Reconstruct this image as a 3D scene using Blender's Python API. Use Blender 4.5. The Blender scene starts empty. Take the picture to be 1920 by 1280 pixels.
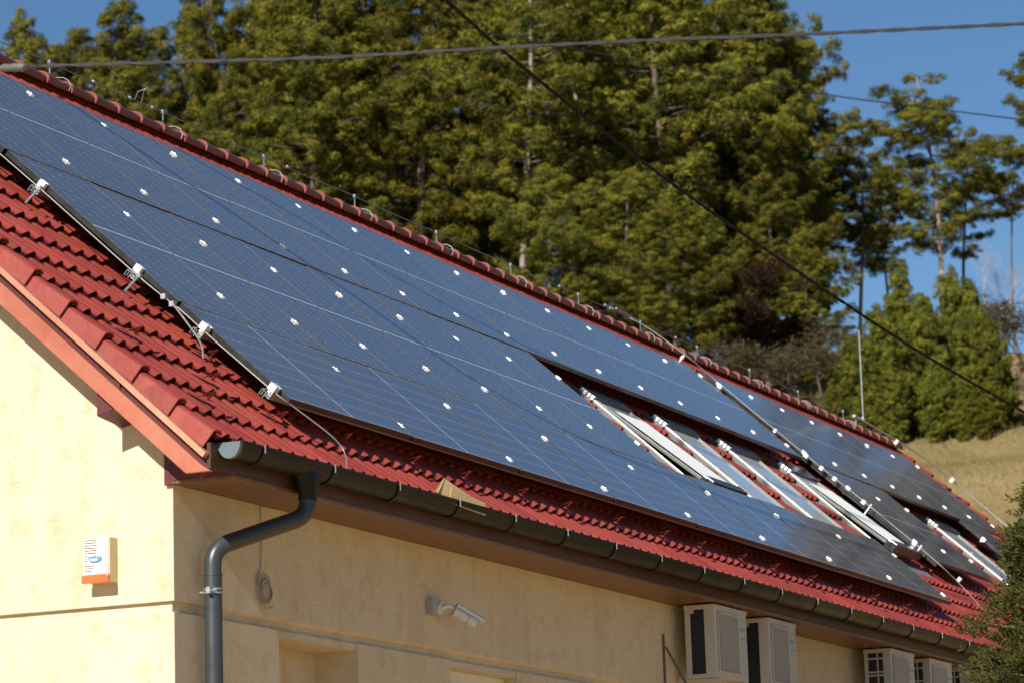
import bpy, bmesh, math, random
import numpy as np
from mathutils import Vector, Matrix, Euler
random.seed(5); RS = np.random.RandomState(11)
sc = bpy.context.scene
COL = sc.collection
R_ = math.radians

# ------------------------------------------------------------------ frame of the place
ALPHA = 0.73313                       # roof pitch (42 degrees)
CA, SA = math.cos(ALPHA), math.sin(ALPHA)
NV = np.array([0.0, -SA, CA])         # roof normal
OZ = 7.0                              # ground level is z = 0
def rp(x, v, h=0.0):                  # x along the eave, v down the slope, h above the panel glass
    return np.array([x, -v*CA, -v*SA + OZ]) + NV*h
CAM = np.array([-19.3034, -11.1872, -5.28705 + OZ])
PIT, YAW, ROL = 0.20852, 1.13993, -0.02942
_f = np.array([math.sin(YAW)*math.cos(PIT), math.cos(YAW)*math.cos(PIT), math.sin(PIT)])
_r = np.array([math.cos(YAW), -math.sin(YAW), 0.0]); _u = np.cross(_r, _f)
RT = math.cos(ROL)*_r + math.sin(ROL)*_u
UP = -math.sin(ROL)*_r + math.cos(ROL)*_u
def sight(px, py):
    return _f + RT*(px-960+75.18)/6167.0 - UP*(py-640+104.65)/6167.0
def at(px, py, D):                    # a point D metres away (measured level) in a surveyed direction
    d = sight(px, py); d = d/math.hypot(d[0], d[1]); return CAM + d*D
SUN = np.array([1.0, 0.016, -0.60]); SUN = SUN/np.linalg.norm(SUN)

# ------------------------------------------------------------------ helpers
def tag(o, label=None, cat=None, group=None, kind=None):
    if label: o['label'] = label
    if cat: o['category'] = cat
    if group: o['group'] = group
    if kind: o['kind'] = kind
    return o
def empty(name, loc=(0, 0, 0), rot=(0, 0, 0), parent=None):
    o = bpy.data.objects.new(name, None); COL.objects.link(o)
    o.location = loc; o.rotation_euler = rot; o.empty_display_size = .2
    if parent: o.parent = parent
    return o
def link(name, me, m, parent=None):
    o = bpy.data.objects.new(name, me); COL.objects.link(o)
    if m is not None and len(me.materials) == 0: me.materials.append(m)
    if parent: o.parent = parent
    return o
def smooth(me, ang=40):
    me.polygons.foreach_set('use_smooth', [True]*len(me.polygons))
    try: me.set_sharp_from_angle(angle=R_(ang))
    except Exception: pass
def np_mesh(name, V, F, sm=False):    # V (n,3), F (m,k) same k
    V = np.ascontiguousarray(V, dtype=np.float32); F = np.ascontiguousarray(F, dtype=np.int32)
    me = bpy.data.meshes.new(name); n, k = F.shape
    me.vertices.add(len(V)); me.vertices.foreach_set('co', V.ravel())
    me.loops.add(n*k); me.loops.foreach_set('vertex_index', F.ravel())
    me.polygons.add(n); me.polygons.foreach_set('loop_start', np.arange(0, n*k, k, dtype=np.int32))
    try: me.polygons.foreach_set('loop_total', np.full(n, k, dtype=np.int32))
    except Exception: pass
    if sm: me.polygons.foreach_set('use_smooth', np.ones(n, dtype=bool))
    me.update(calc_edges=True); me.validate()
    return me
class MB:
    def __init__(s): s.v = []; s.f = []
    def add(s, V, F):
        n = len(s.v); s.v += [tuple(map(float, p)) for p in V]; s.f += [tuple(i+n for i in f) for f in F]; return s
    def box(s, a, b, M=None):
        x0, y0, z0 = a; x1, y1, z1 = b
        V = [(x0,y0,z0),(x1,y0,z0),(x1,y1,z0),(x0,y1,z0),(x0,y0,z1),(x1,y0,z1),(x1,y1,z1),(x0,y1,z1)]
        if M is not None: V = [tuple(M @ Vector(p)) for p in V]
        return s.add(V, [(0,3,2,1),(4,5,6,7),(0,1,5,4),(1,2,6,5),(2,3,7,6),(3,0,4,7)])
    def rbox(s, xr, vr, hr):          # a box in roof coordinates
        V = [rp(x, v, h) for h in hr for v in vr for x in xr]
        return s.add(V, [(0,1,3,2),(4,6,7,5),(0,4,5,1),(2,3,7,6),(0,2,6,4),(1,5,7,3)])
    def prism(s, prof, a, b):         # prof: list of 3-vectors (closed outline) swept from +a to +b
        n = len(prof); A = [np.array(p)+a for p in prof]; B = [np.array(p)+b for p in prof]
        F = [tuple(range(n)), tuple(range(2*n-1, n-1, -1))] + [(i, n+i, n+(i+1) % n, (i+1) % n) for i in range(n)]
        return s.add(A+B, F)
    def tube(s, pts, r, k=8, cap=True):
        pts = [np.array(p, float) for p in pts]; n = len(pts)
        if not hasattr(r, '__len__'): r = [r]*n
        ref = None; rings = []
        for i, p in enumerate(pts):
            t = pts[min(i+1, n-1)] - pts[max(i-1, 0)]; t = t/(np.linalg.norm(t)+1e-12)
            if ref is None:
                ref = np.array([0, 0, 1.0]) if abs(t[2]) < .9 else np.array([1.0, 0, 0])
            u = ref - t*(ref@t); u /= (np.linalg.norm(u)+1e-12); w = np.cross(t, u); ref = u
            rings.append([p + r[i]*(math.cos(2*math.pi*j/k)*u + math.sin(2*math.pi*j/k)*w) for j in range(k)])
        V = [q for ring in rings for q in ring]
        F = [(i*k+j, i*k+(j+1) % k, (i+1)*k+(j+1) % k, (i+1)*k+j) for i in range(n-1) for j in range(k)]
        if cap: F += [tuple(range(k))[::-1], tuple(range((n-1)*k, n*k))]
        return s.add(V, F)
    def mesh(s, name, sm=False, bevel=0):
        me = bpy.data.meshes.new(name); me.from_pydata(s.v, [], s.f); me.update()
        bm = bmesh.new(); bm.from_mesh(me)
        bmesh.ops.recalc_face_normals(bm, faces=bm.faces)
        if bevel:
            es = [e for e in bm.edges if len(e.link_faces) == 2 and e.calc_face_angle(0) > .6]
            bmesh.ops.bevel(bm, geom=es, offset=bevel, segments=2, profile=.6, affect='EDGES', clamp_overlap=True)
        bm.to_mesh(me); bm.free()
        if sm: smooth(me)
        return me
    def build(s, name, m, parent=None, sm=False, bevel=0):
        return link(name, s.mesh(name, sm, bevel), m, parent)
def arc(pts, r=.1, n=6):              # round the corners of a polyline
    pts = [np.array(p, float) for p in pts]; out = [pts[0]]
    for i in range(1, len(pts)-1):
        a, b, c = pts[i-1], pts[i], pts[i+1]
        d1 = (a-b); l1 = np.linalg.norm(d1); d2 = (c-b); l2 = np.linalg.norm(d2)
        q = min(r, l1*.48, l2*.48); p1 = b+d1/l1*q; p2 = b+d2/l2*q
        for k in range(n+1):
            t = k/n; out.append((1-t)**2*p1 + 2*t*(1-t)*b + t*t*p2)
    out.append(pts[-1]); return out
def spline(pts, n=10):
    P = [np.array(p, float) for p in pts]; P = [2*P[0]-P[1]]+P+[2*P[-1]-P[-2]]; out = []
    for i in range(1, len(P)-2):
        for k in range(n):
            t = k/n; a, b, c, d = P[i-1:i+3]
            out.append(.5*((2*b)+(c-a)*t+(2*a-5*b+4*c-d)*t*t+(3*b-a-3*c+d)*t**3))
    out.append(P[-2]); return out

# ------------------------------------------------------------------ materials
class NT:
    def __init__(s, name):
        s.m = bpy.data.materials.new(name); s.m.use_nodes = True; s.t = s.m.node_tree; s.n = s.t.nodes; s.l = s.t.links
        s.b = s.n.get('Principled BSDF'); s.tc = None
    def new(s, typ, **kw):
        o = s.n.new(typ)
        for k, v in kw.items():
            if hasattr(o, k): setattr(o, k, v)
        return o
    def put(s, sock, v):
        if isinstance(v, bpy.types.NodeSocket): s.l.new(v, sock)
        elif v is not None:
            sock.default_value = v if not (isinstance(v, tuple) and len(v) == 3 and sock.type == 'RGBA') else (*v, 1)
    def obj(s):
        if s.tc is None: s.tc = s.new('ShaderNodeTexCoord')
        return s.tc.outputs['Object']
    def gen(s): s.obj(); return s.tc.outputs['Generated']
    def m_(s, op, a, b=None, c=None):
        o = s.new('ShaderNodeMath', operation=op); s.put(o.inputs[0], a)
        if b is not None: s.put(o.inputs[1], b)
        if c is not None: s.put(o.inputs[2], c)
        return o.outputs[0]
    def noise(s, scale, detail=3, rough=.55, vec=None, dist=0):
        o = s.new('ShaderNodeTexNoise'); s.put(o.inputs['Vector'], vec if vec is not None else s.obj())
        o.inputs['Scale'].default_value = scale; o.inputs['Detail'].default_value = detail
        o.inputs['Roughness'].default_value = rough; o.inputs['Distortion'].default_value = dist
        return o.outputs['Fac']
    def mapr(s, v, a, b, c=0., d=1.):
        o = s.new('ShaderNodeMapRange'); s.put(o.inputs[0], v)
        for i, q in enumerate((a, b, c, d)): o.inputs[i+1].default_value = q
        return o.outputs[0]
    def mix(s, f, a, b, mode='MIX'):
        o = s.new('ShaderNodeMix', data_type='RGBA', blend_type=mode); s.put(o.inputs[0], f)
        s.put(o.inputs[6], a); s.put(o.inputs[7], b); return o.outputs[2]
    def vmul(s, vec, k):
        o = s.new('ShaderNodeVectorMath', operation='MULTIPLY'); s.put(o.inputs[0], vec); o.inputs[1].default_value = k; return o.outputs[0]
    def bump(s, h, st=.3, dist=.01):
        o = s.new('ShaderNodeBump'); s.put(o.inputs['Height'], h); o.inputs['Strength'].default_value = st
        o.inputs['Distance'].default_value = dist; s.l.new(o.outputs[0], s.b.inputs['Normal']); return o
    def set(s, col=None, rough=None, metal=None, spec=None, coat=None):
        if col is not None: s.put(s.b.inputs['Base Color'], col)
        if rough is not None: s.put(s.b.inputs['Roughness'], rough)
        if metal is not None: s.put(s.b.inputs['Metallic'], metal)
        if spec is not None: s.put(s.b.inputs['Specular IOR Level'], spec)
        return s.m
def simple(name, col, rough=.6, metal=0, var=.12, scale=6, bump=0, spec=None):
    t = NT(name); n = t.noise(scale, 4)
    c0 = tuple(c*(1-var) for c in col); c1 = tuple(min(1, c*(1+var)) for c in col)
    t.set(t.mix(n, c0, c1), t.mapr(n, .3, .7, max(0, rough-.08), min(1, rough+.08)), metal, spec)
    if bump: t.bump(t.noise(scale*12, 3), bump, .004)
    return t.m

M = {}
def mk_plaster():
    t = NT('plaster'); 
    big = t.noise(1.1, 4, .6); mid = t.noise(7, 4, .6); fine = t.noise(120, 4, .7); lump = t.noise(62, 4, .65)
    c = t.mix(big, (.66, .575, .425), (.74, .67, .53))
    c = t.mix(t.m_('MULTIPLY', t.mapr(mid, .50, .70), .50), c, (.56, .425, .235))
    # rain streaks and dirt
    st = t.noise(1.0, 4, .65, t.vmul(t.obj(), (3.5, 3.5, .35)))
    c = t.mix(t.m_('MULTIPLY', t.mapr(st, .50, .74), .34), c, (.50, .38, .215))
    gr = t.noise(150, 3, .7); c = t.mix(t.m_('MULTIPLY', t.mapr(gr, .50, .72), .28), c, (.42, .33, .21))
    pit = t.noise(55, 2, .5, t.vmul(t.obj(), (1, 1, 1.6)))
    c = t.mix(t.m_('MULTIPLY', t.mapr(pit, .68, .78), .16), c, (.34, .24, .12))
    t.set(c, .93, 0, .2)
    h = t.m_('ADD', t.m_('MULTIPLY', fine, .6), lump); h = t.m_('SUBTRACT', h, t.m_('MULTIPLY', t.mapr(pit, .64, .74), .2))
    t.bump(h, 1.0, .011)
    return t.m
M['plaster'] = mk_plaster()
def mk_tile():
    t = NT('roof_tile')
    sx = t.new('ShaderNodeSeparateXYZ'); t.l.new(t.obj(), sx.inputs[0])
    x, y, z = sx.outputs
    v = t.m_('ADD', t.m_('MULTIPLY', y, -CA), t.m_('MULTIPLY', t.m_('SUBTRACT', z, OZ), -SA))
    ix = t.m_('FLOOR', t.m_('DIVIDE', t.m_('ADD', x, 3.10), .309)); iv = t.m_('FLOOR', t.m_('DIVIDE', t.m_('ADD', v, 2.50), .3195))
    cb = t.new('ShaderNodeCombineXYZ'); t.l.new(ix, cb.inputs[0]); t.l.new(iv, cb.inputs[1])
    wn = t.new('ShaderNodeTexWhiteNoise'); wn.noise_dimensions = '2D'; t.l.new(cb.outputs[0], wn.inputs['Vector'])
    c = t.mix(wn.outputs[0], (.21, .031, .022), (.30, .049, .035))
    n = t.noise(5, 5, .6); c = t.mix(t.m_('MULTIPLY', t.mapr(n, .45, .75), .5), c, (.23, .046, .034))
    # a thin overlap line down the side of each tile
    fx = t.m_('FRACT', t.m_('DIVIDE', t.m_('ADD', x, 3.10), .309))
    ln = t.m_('LESS_THAN', t.m_('ABSOLUTE', t.m_('SUBTRACT', fx, .72)), .010)
    c = t.mix(t.m_('MULTIPLY', ln, .6), c, (.13, .012, .008))
    g = t.noise(260, 2, .5)
    c = t.mix(t.m_('MULTIPLY', t.mapr(g, .6, .75), .3), c, (.42, .14, .11))
    moss = t.noise(2.3, 5, .7); c = t.mix(t.m_('MULTIPLY', t.mapr(moss, .58, .75), .55), c, (.15, .075, .05))
    t.set(c, t.mapr(n, .3, .7, .32, .52), 0, .5)
    t.bump(t.m_('ADD', t.noise(180, 3), t.m_('MULTIPLY', t.noise(22, 3), 1.5)), .4, .004)
    return t.m
M['tile'] = mk_tile()
def mk_ridge():
    t = NT('ridge_tile'); n = t.noise(9, 4)
    t.set(t.mix(n, (.15, .034, .028), (.23, .052, .040)), .45, 0, .5); t.bump(t.noise(60, 3), .2, .003); return t.m
M['ridge'] = mk_ridge()
def mk_wood(name, a, b, knots=True, rough=.6, axis=(.6, 9, 9)):
    t = NT(name)
    n = t.noise(3.0, 6, .65, t.vmul(t.obj(), axis), .6)
    c = t.mix(t.mapr(n, .3, .7), a, b)
    big = t.noise(1.6, 3, .5); c = t.mix(t.m_('MULTIPLY', t.mapr(big, .45, .62), .65), c, tuple(q*.8 for q in b))
    if knots:
        vo = t.new('ShaderNodeTexVoronoi'); t.put(vo.inputs['Vector'], t.obj()); vo.inputs['Scale'].default_value = 3.3
        k = t.m_('LESS_THAN', vo.outputs['Distance'], .05); c = t.mix(t.m_('MULTIPLY', k, .8), c, (.22, .05, .02))
    t.set(c, rough, 0, .35); t.bump(n, .15, .003)
    return t.m
M['barge'] = mk_wood('stained_pine', (.42, .165, .10), (.34, .085, .05), axis=(9, 1.0, 1.0))
M['batten'] = mk_wood('stained_batten', (.54, .28, .18), (.42, .16, .10), axis=(9, 1.0, 1.0))
M['maroon'] = mk_wood('maroon_wood', (.14, .030, .030), (.085, .018, .020), False, .5)
M['soffit'] = mk_wood('shaded_fascia', (.085, .036, .018), (.055, .022, .012), False, .5)  # for the fascia: shade under the gutter is put into this darker brown
def mk_soffit():
    t = NT('soffit_boards')
    sx = t.new('ShaderNodeSeparateXYZ'); t.l.new(t.obj(), sx.inputs[0])
    n = t.noise(3.0, 6, .65, t.vmul(t.obj(), (.7, 9, 9)), .5)
    c = t.mix(t.mapr(n, .3, .7), (.20, .090, .032), (.11, .047, .018))
    f = t.m_('FRACT', t.m_('DIVIDE', sx.outputs[1], .098)); g = t.m_('LESS_THAN', f, .07)
    c = t.mix(t.m_('MULTIPLY', g, .75), c, (.02, .008, .004))
    t.set(c, .42, 0, .5); t.bump(t.m_('SUBTRACT', 1, g), .4, .004); return t.m
M['soffitb'] = mk_soffit()
M['gutter'] = simple('anthracite_gutter', (.009, .010, .010), .42, 0, .25, 5, .05, .22)
M['gutter_in'] = simple('gutter_cap_grey', (.105, .14, .16), .4, 0, .1, 5, 0, .5)
M['pipe'] = simple('grey_downpipe', (.034, .040, .048), .36, 0, .15, 4, 0, .5)
M['cond'] = simple('conductor_wire', (.22, .22, .215), .5, .35, .08, 14)
M['galv'] = simple('galvanised_steel', (.40, .41, .41), .42, .65, .15, 14)
M['alu'] = simple('bright_aluminium', (.46, .46, .45), .36, .7, .06, 20)
M['aluw'] = simple('clamp_aluminium', (.90, .90, .90), .42, .25, .05, 20)
M['wire'] = simple('dull_steel_wire', (.30, .30, .29), .45, .6, .15, 14)
M['cable'] = simple('black_cable', (.007, .007, .007), .7, 0, .3, 30, 0, .2)
M['frame'] = simple('panel_frame', (.034, .033, .029), .34, .35, .12, 8, 0, .6)
M['lip'] = simple('panel_lip_glint', (.62, .57, .47), .36, .6, .10, 8, 0, .6)  # beige sun and sky glint painted on top of the black frame
M['dark'] = simple('dark_rubber', (.02, .02, .02), .6, 0, .2, 8)
M['white'] = simple('white_enamel', (.50, .50, .48), .42, 0, .06, 5, .02, .5)
M['whitef'] = simple('ac_front_panel', (.33, .325, .30), .5, 0, .05, 5)
M['coil'] = simple('ac_coil', (.018, .024, .036), .55, .2, .3, 40)
M['sirenw'] = simple('siren_white', (.86, .86, .84), .4, 0, .04, 5)
M['sirent'] = simple('siren_tan', (.62, .53, .29), .5, 0, .06, 5)  # tan housing, set apart from the white front cover
M['slot'] = simple('siren_slot', (.15, .06, .04), .6, 0, .1, 5)
M['strobe'] = simple('orange_lens', (.75, .13, .035), .25, 0, .1, 8, 0, .6)
M['sirenb'] = simple('siren_blue', (.10, .27, .52), .4, 0, .3, 60)
M['navy'] = simple('siren_navy', (.02, .03, .06), .4, 0, .2, 30)
M['camw'] = simple('camera_white', (.62, .66, .70), .38, 0, .06, 6)
M['camg'] = simple('camera_grey', (.33, .36, .38), .5, 0, .08, 6)
M['card'] = simple('cardboard', (.55, .38, .17), .8, 0, .12, 9, .1)
M['awning'] = simple('white_awning_cloth', (.88, .88, .86), .8, 0, .03, 9)
M['flash'] = simple('grey_flashing', (.13, .135, .13), .5, .4, .12, 9)
M['hood'] = simple('dark_hood', (.035, .038, .042), .3, .3, .2, 9, 0, .6)
M['hook'] = simple('red_hook', (.26, .035, .025), .5, .2, .15, 20)
M['ceramic'] = simple('grey_ceramic', (.09, .095, .095), .5, 0, .1, 12)
M['void'] = simple('dark_interior', (.012, .012, .014), .8, 0, .1, 3)
M['pvc'] = simple('window_frame_white', (.70, .68, .62), .4, 0, .05, 6)
def mk_glass(name, col, rough):
    t = NT(name); t.set(col, rough, 0, .5); t.b.inputs['IOR'].default_value = 1.52; return t.m
M['roofglass'] = mk_glass('pale_sky_glass', (.46, .52, .58), .04)  # pale base stands in for bright sky reflection over a light blind
M['glass'] = mk_glass('window_glass', (.02, .022, .02), .03)
def mk_cells():
    t = NT('solar_cells')
    sx = t.new('ShaderNodeSeparateXYZ'); t.l.new(t.obj(), sx.inputs[0]); x, y, z = sx.outputs
    # six strings across, twenty half cells along, a wider gap in the middle
    cx = t.m_('DIVIDE', t.m_('SUBTRACT', x, .020), .160)
    fx = t.m_('ABSOLUTE', t.m_('SUBTRACT', t.m_('FRACT', cx), .5)); dx = t.m_('MULTIPLY', t.m_('SUBTRACT', .5, fx), .160)
    d = t.m_('ABSOLUTE', t.m_('SUBTRACT', y, .837))
    cy = t.m_('DIVIDE', t.m_('SUBTRACT', d, .007), .0815)
    fy = t.m_('ABSOLUTE', t.m_('SUBTRACT', t.m_('FRACT', cy), .5)); dy = t.m_('MULTIPLY', t.m_('SUBTRACT', .5, fy), .0815)
    gx = t.m_('LESS_THAN', dx, .0012); gy = t.m_('LESS_THAN', dy, .0008)
    mid = t.m_('LESS_THAN', d, .0042)
    dia = t.m_('LESS_THAN', t.m_('ADD', t.m_('MULTIPLY', dx, .26), dy), .0058)
    edge = t.m_('MAXIMUM', t.m_('LESS_THAN', x, .018), t.m_('GREATER_THAN', x, .982))
    edge = t.m_('MAXIMUM', edge, t.m_('MAXIMUM', t.m_('LESS_THAN', y, .020), t.m_('GREATER_THAN', y, 1.656)))
    bus = t.m_('LESS_THAN', t.m_('ABSOLUTE', t.m_('SUBTRACT', t.m_('FRACT', t.m_('DIVIDE', y, .02717)), .5)), .13)
    n = t.noise(2.2, 3); cell = t.mix(n, (.056, .066, .090), (.078, .088, .114))  # cell blue lightened, with some sky sheen put into the base
    cidx = t.new('ShaderNodeCombineXYZ'); t.l.new(t.m_('FLOOR', cx), cidx.inputs[0]); t.l.new(t.m_('FLOOR', t.m_('DIVIDE', y, .0815)), cidx.inputs[1])
    oi = t.new('ShaderNodeObjectInfo'); t.l.new(oi.outputs['Random'], cidx.inputs[2])
    wn = t.new('ShaderNodeTexWhiteNoise'); t.l.new(cidx.outputs[0], wn.inputs['Vector'])
    cell = t.mix(t.m_('MULTIPLY', wn.outputs[0], .35), cell, (.090, .108, .155))
    cell = t.mix(t.m_('MULTIPLY', bus, .55), cell, (.16, .185, .24))
    c = t.mix(t.m_('MULTIPLY', gx, .8), cell, (.50, .53, .58)); c = t.mix(t.m_('MULTIPLY', gy, .6), c, (.40, .44, .52))
    c = t.mix(edge, c, (.07, .08, .10))
    c = t.mix(t.m_('MULTIPLY', dia, .55), c, (.52, .56, .62)); c = t.mix(mid, c, (.88, .90, .92))
    dust_sheen = t.noise(3.5, 5, .7); c = t.mix(t.m_('MULTIPLY', t.mapr(dust_sheen, .3, .8), t.mapr(oi.outputs['Random'], 0, 1, .04, .13)), c, (.42, .40, .36))  # dust film, raised so that it also paints a greyish sheen
    t.set(c, t.mapr(dust_sheen, .3, .7, .05, .11), 0, .5); t.b.inputs['IOR'].default_value = 1.5
    t.bump(t.noise(3.0, 2, .5), .02, .003)
    return t.m
M['cells'] = mk_cells()
def mk_leaf(name, a, b, c, dead, deadp=.04, tr=.3):
    t = NT(name); t.n.remove(t.b)
    g = t.new('ShaderNodeNewGeometry'); rnd = g.outputs['Random Per Island']
    big = t.noise(.9, 3, .6)
    k = t.mix(rnd, a, b); k = t.mix(t.mapr(big, .40, .66), k, c)
    dn = t.noise(1.5, 2, .5, t.vmul(t.obj(), (1.1, 1.1, 1.1)))
    k = t.mix(t.m_('MULTIPLY', t.mapr(dn, .70, .74), min(1, deadp*14)), k, dead)
    oi = t.new('ShaderNodeObjectInfo')
    hs = t.new('ShaderNodeHueSaturation'); t.l.new(t.mapr(oi.outputs['Random'], 0, 1, .493, .508), hs.inputs['Hue'])
    t.l.new(t.mapr(oi.outputs['Random'], 0, 1, .85, 1.15), hs.inputs['Value']); t.l.new(k, hs.inputs['Color'])
    df = t.new('ShaderNodeBsdfDiffuse'); tl = t.new('ShaderNodeBsdfTranslucent'); mx = t.new('ShaderNodeMixShader')
    t.l.new(hs.outputs[0], df.inputs[0]); t.l.new(hs.outputs[0], tl.inputs[0]); mx.inputs[0].default_value = tr
    t.l.new(df.outputs[0], mx.inputs[1]); t.l.new(tl.outputs[0], mx.inputs[2])
    t.l.new(mx.outputs[0], t.n['Material Output'].inputs[0]); return t.m
M['pine'] = mk_leaf('pine_needles', (.085, .082, .013), (.245, .212, .032), (.050, .062, .014), (.36, .18, .06), .05, .10)
M['young'] = mk_leaf('young_pine_needles', (.080, .086, .013), (.225, .208, .030), (.050, .064, .014), (.30, .19, .05), .01, .12)
M['cyp'] = mk_leaf('cypress_foliage', (.075, .085, .024), (.150, .130, .040), (.052, .064, .022), (.26, .17, .06), .05, .3)
M['oak'] = mk_leaf('withered_leaves', (.040, .021, .011), (.075, .038, .018), (.026, .018, .012), (.32, .12, .035), .02, .15)
M['twig'] = mk_leaf('dry_twigs', (.060, .048, .026), (.110, .085, .045), (.075, .060, .032), (.20, .14, .08), .02, .1)
M['grassb'] = mk_leaf('dry_grass_blades', (.21, .15, .06), (.32, .24, .105), (.17, .15, .05), (.40, .30, .12), .02, .3)
M['greywood'] = mk_leaf('grey_winter_wood', (.20, .185, .155), (.28, .265, .225), (.17, .165, .135), (.26, .2, .14), .01, .2)
M['bark'] = simple('pine_bark', (.13, .095, .07), .9, 0, .35, 3, .5)
M['bark2'] = simple('pale_bark', (.26, .21, .165), .9, 0, .35, 3, .5)
M['birch'] = simple('birch_bark', (.36, .29, .27), .8, 0, .25, 4, .2)
def mk_ground():
    t = NT('dry_grass_ground')
    n = t.noise(.35, 6, .65); f = t.noise(6, 5, .7); h = t.noise(1.7, 4, .6)
    c = t.mix(t.mapr(n, .35, .65), (.22, .16, .07), (.30, .23, .11)); c = t.mix(t.m_('MULTIPLY', t.mapr(h, .5, .7), .6), c, (.20, .19, .06))
    c = t.mix(t.m_('MULTIPLY', t.mapr(f, .4, .7), .35), c, (.22, .15, .07))
    t.set(c, .95, 0, .1); t.bump(t.m_('ADD', f, h), .8, .15); return t.m
M['ground'] = mk_ground()
M['bounce_yard'] = simple('bounce_yard_tan', (.58, .37, .15), .95, 0, .15, 1.5, .4)  # warm tone chosen to bounce sunlight onto the shaded eave wall

# ------------------------------------------------------------------ roof
def wave(x):
    t = (x + 3.038)/.1545; t = t - np.round(t); a = np.abs(t)
    w = np.where(a < .31, np.cos(np.pi*a/.62)**.85, 0.0)
    return .036*w + .0025*np.where(a >= .31, np.sin((a-.31)/.19*np.pi*.5), 0)
EAVE = 3.178; GAU = .3195; XL, XR = -3.375, 22.95
NC = 19
def vcourse(k): return EAVE - k*GAU + (.018 if k else 0)
def build_tiles(parent):
    xs = np.arange(XL, XR+.001, .1545/10); w = wave(xs); n = len(xs)
    Vs, Fs = [], []; off = 0
    for k in range(NC):
        v1 = vcourse(k); v0 = v1 - .365
        if k == 0: v1 -= .030
        if k == NC-1: v0 = -2.592
        jit = RS.uniform(-.0015, .0015, n//20+2).repeat(20)[:n]     # each tile seats a touch differently
        top = -.176 + w + jit*.8; bot = np.where(w > .004, top-.009, top-.020)
        tilt = .043
        rows = [(np.full(n, v0), top-tilt*((v1-v0)/GAU)), (np.full(n, v1-.012)+jit, top-.0005), (np.full(n, v1)+jit*2, top-.004),
                (np.full(n, v1)+jit*2, bot), (np.full(n, v1-.10), bot-.011)]
        for vv, hh in rows:
            P = np.stack([xs, -vv*CA - SA*hh, -vv*SA + OZ + CA*hh], 1); Vs.append(P)
        i = np.arange(n-1)
        for r in range(4):
            a = off + r*n + i; Fs.append(np.stack([a, a+n, a+n+1, a+1], 1))
        off += 5*n
    me = np_mesh('roof_tiles', np.concatenate(Vs), np.concatenate(Fs), True)
    try: me.set_sharp_from_angle(angle=R_(50))
    except Exception: pass
    return link('roof_tiles', me, M['tile'], parent)

house = empty('house', (-3.125, -1.835, 0))
HB = (3.125, 1.835, 0)                 # child offset back to world coordinates
def hpart(mb, name, m, sm=False, bevel=0, parent=None):
    o = mb.build(name, m, parent or house, sm, bevel)
    if parent is None: o.location = HB
    return o
o = build_tiles(house); o.location = HB
APY, APZ = 2.02, 1.631 + OZ            # ridge line
# back slope and deck under the tiles
b = MB(); 
b.prism([(0, APY+.0, APZ-.03), (0, APY+6.0, APZ-.03-5.4), (0, APY+6.0, APZ-.09-5.4), (0, APY, APZ-.09)], (XL-.03, 0, 0), (XR, 0, 0))
hpart(b, 'roof_back_slope', M['tile'])
b = MB(); b.rbox((-3.36, 22.9), (-2.50, 3.20), (-.33, -.262)); hpart(b, 'roof_deck', M['maroon'])
# verge tiles at both gables
for side, xo, nm in ((-1, -3.40, 'verge_tiles'), (1, 22.97, 'verge_tiles')):
    b = MB()
    for k in range(NC):
        v1 = vcourse(k); v0 = v1 - .33
        # side flap and rounded shoulder over it
        t1, t0 = -.138, -.181; xi = xo - side*.085; fo = side*.020
        prof = [(0, 0), (-.012, .010), (-.036, .016), (-.062, .012), (-.085, -.004)]
        rows = []
        for v, top in ((v0, t0), (v1, t1)):
            rows.append([(xo + side*q + (fo*(1+q/.085) if v == v1 else 0), v, top + z_) for q, z_ in prof])
        for j in range(4):
            a, a2 = rows[0][j], rows[0][j+1]; c, c2 = rows[1][j], rows[1][j+1]
            b.add([rp(*a), rp(*a2), rp(*c2), rp(*c), rp(a[0], a[1], a[2]-.012), rp(a2[0], a2[1], a2[2]-.012), rp(c2[0], c2[1], c2[2]-.012), rp(c[0], c[1], c[2]-.012)],
                  [(0,1,2,3),(4,7,6,5),(3,2,6,7),(0,4,5,1)])
        lo0, lo1 = t0-.108, t1-.108
        xa, xb = xo, xo - side*.013
        P = [rp(xa, v0, t0), rp(xa+fo, v1, t1), rp(xa+fo+side*.006, v1+.006, lo1), rp(xa+side*.004, v0, lo0+.03),
             rp(xb, v0, t0), rp(xb+fo, v1, t1), rp(xb+fo+side*.006, v1+.006, lo1), rp(xb+side*.004, v0, lo0+.03)]
        b.add(P, [(0,1,2,3),(7,6,5,4),(1,5,6,2),(0,3,7,4),(3,2,6,7)])
    hpart(b, nm, M['tile'], False)
# ridge caps
b = MB(); x = -3.42; k = 0
while x < 22.9:
    n = 12; L = .352
    for x0, x1, r0, r1, f in ((x, x+L+.03, .128, .150, 1),):
        ring = lambda xx, r: [(xx, APY + r*1.02*math.cos(a), APZ-.030 + r*.60*math.sin(a)) for a in np.linspace(-.62, math.pi+.62, n)]
        # cap narrows towards the far end of each tile; a thick lip on the near end
        r_in = ring(x0, .120); A = ring(x0+.03, .123); B = ring(x0+.10, .108); Cc = ring(x1, .092); D_ = ring(x0, .090)
        V = D_ + r_in + A + B + Cc
        F = [(q*n+j, (q+1)*n+j, (q+1)*n+j+1, q*n+j+1) for q in range(4) for j in range(n-1)]
        b.add(V, F)
    x += L; k += 1
hpart(b, 'ridge_caps', M['ridge'], True)
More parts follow.
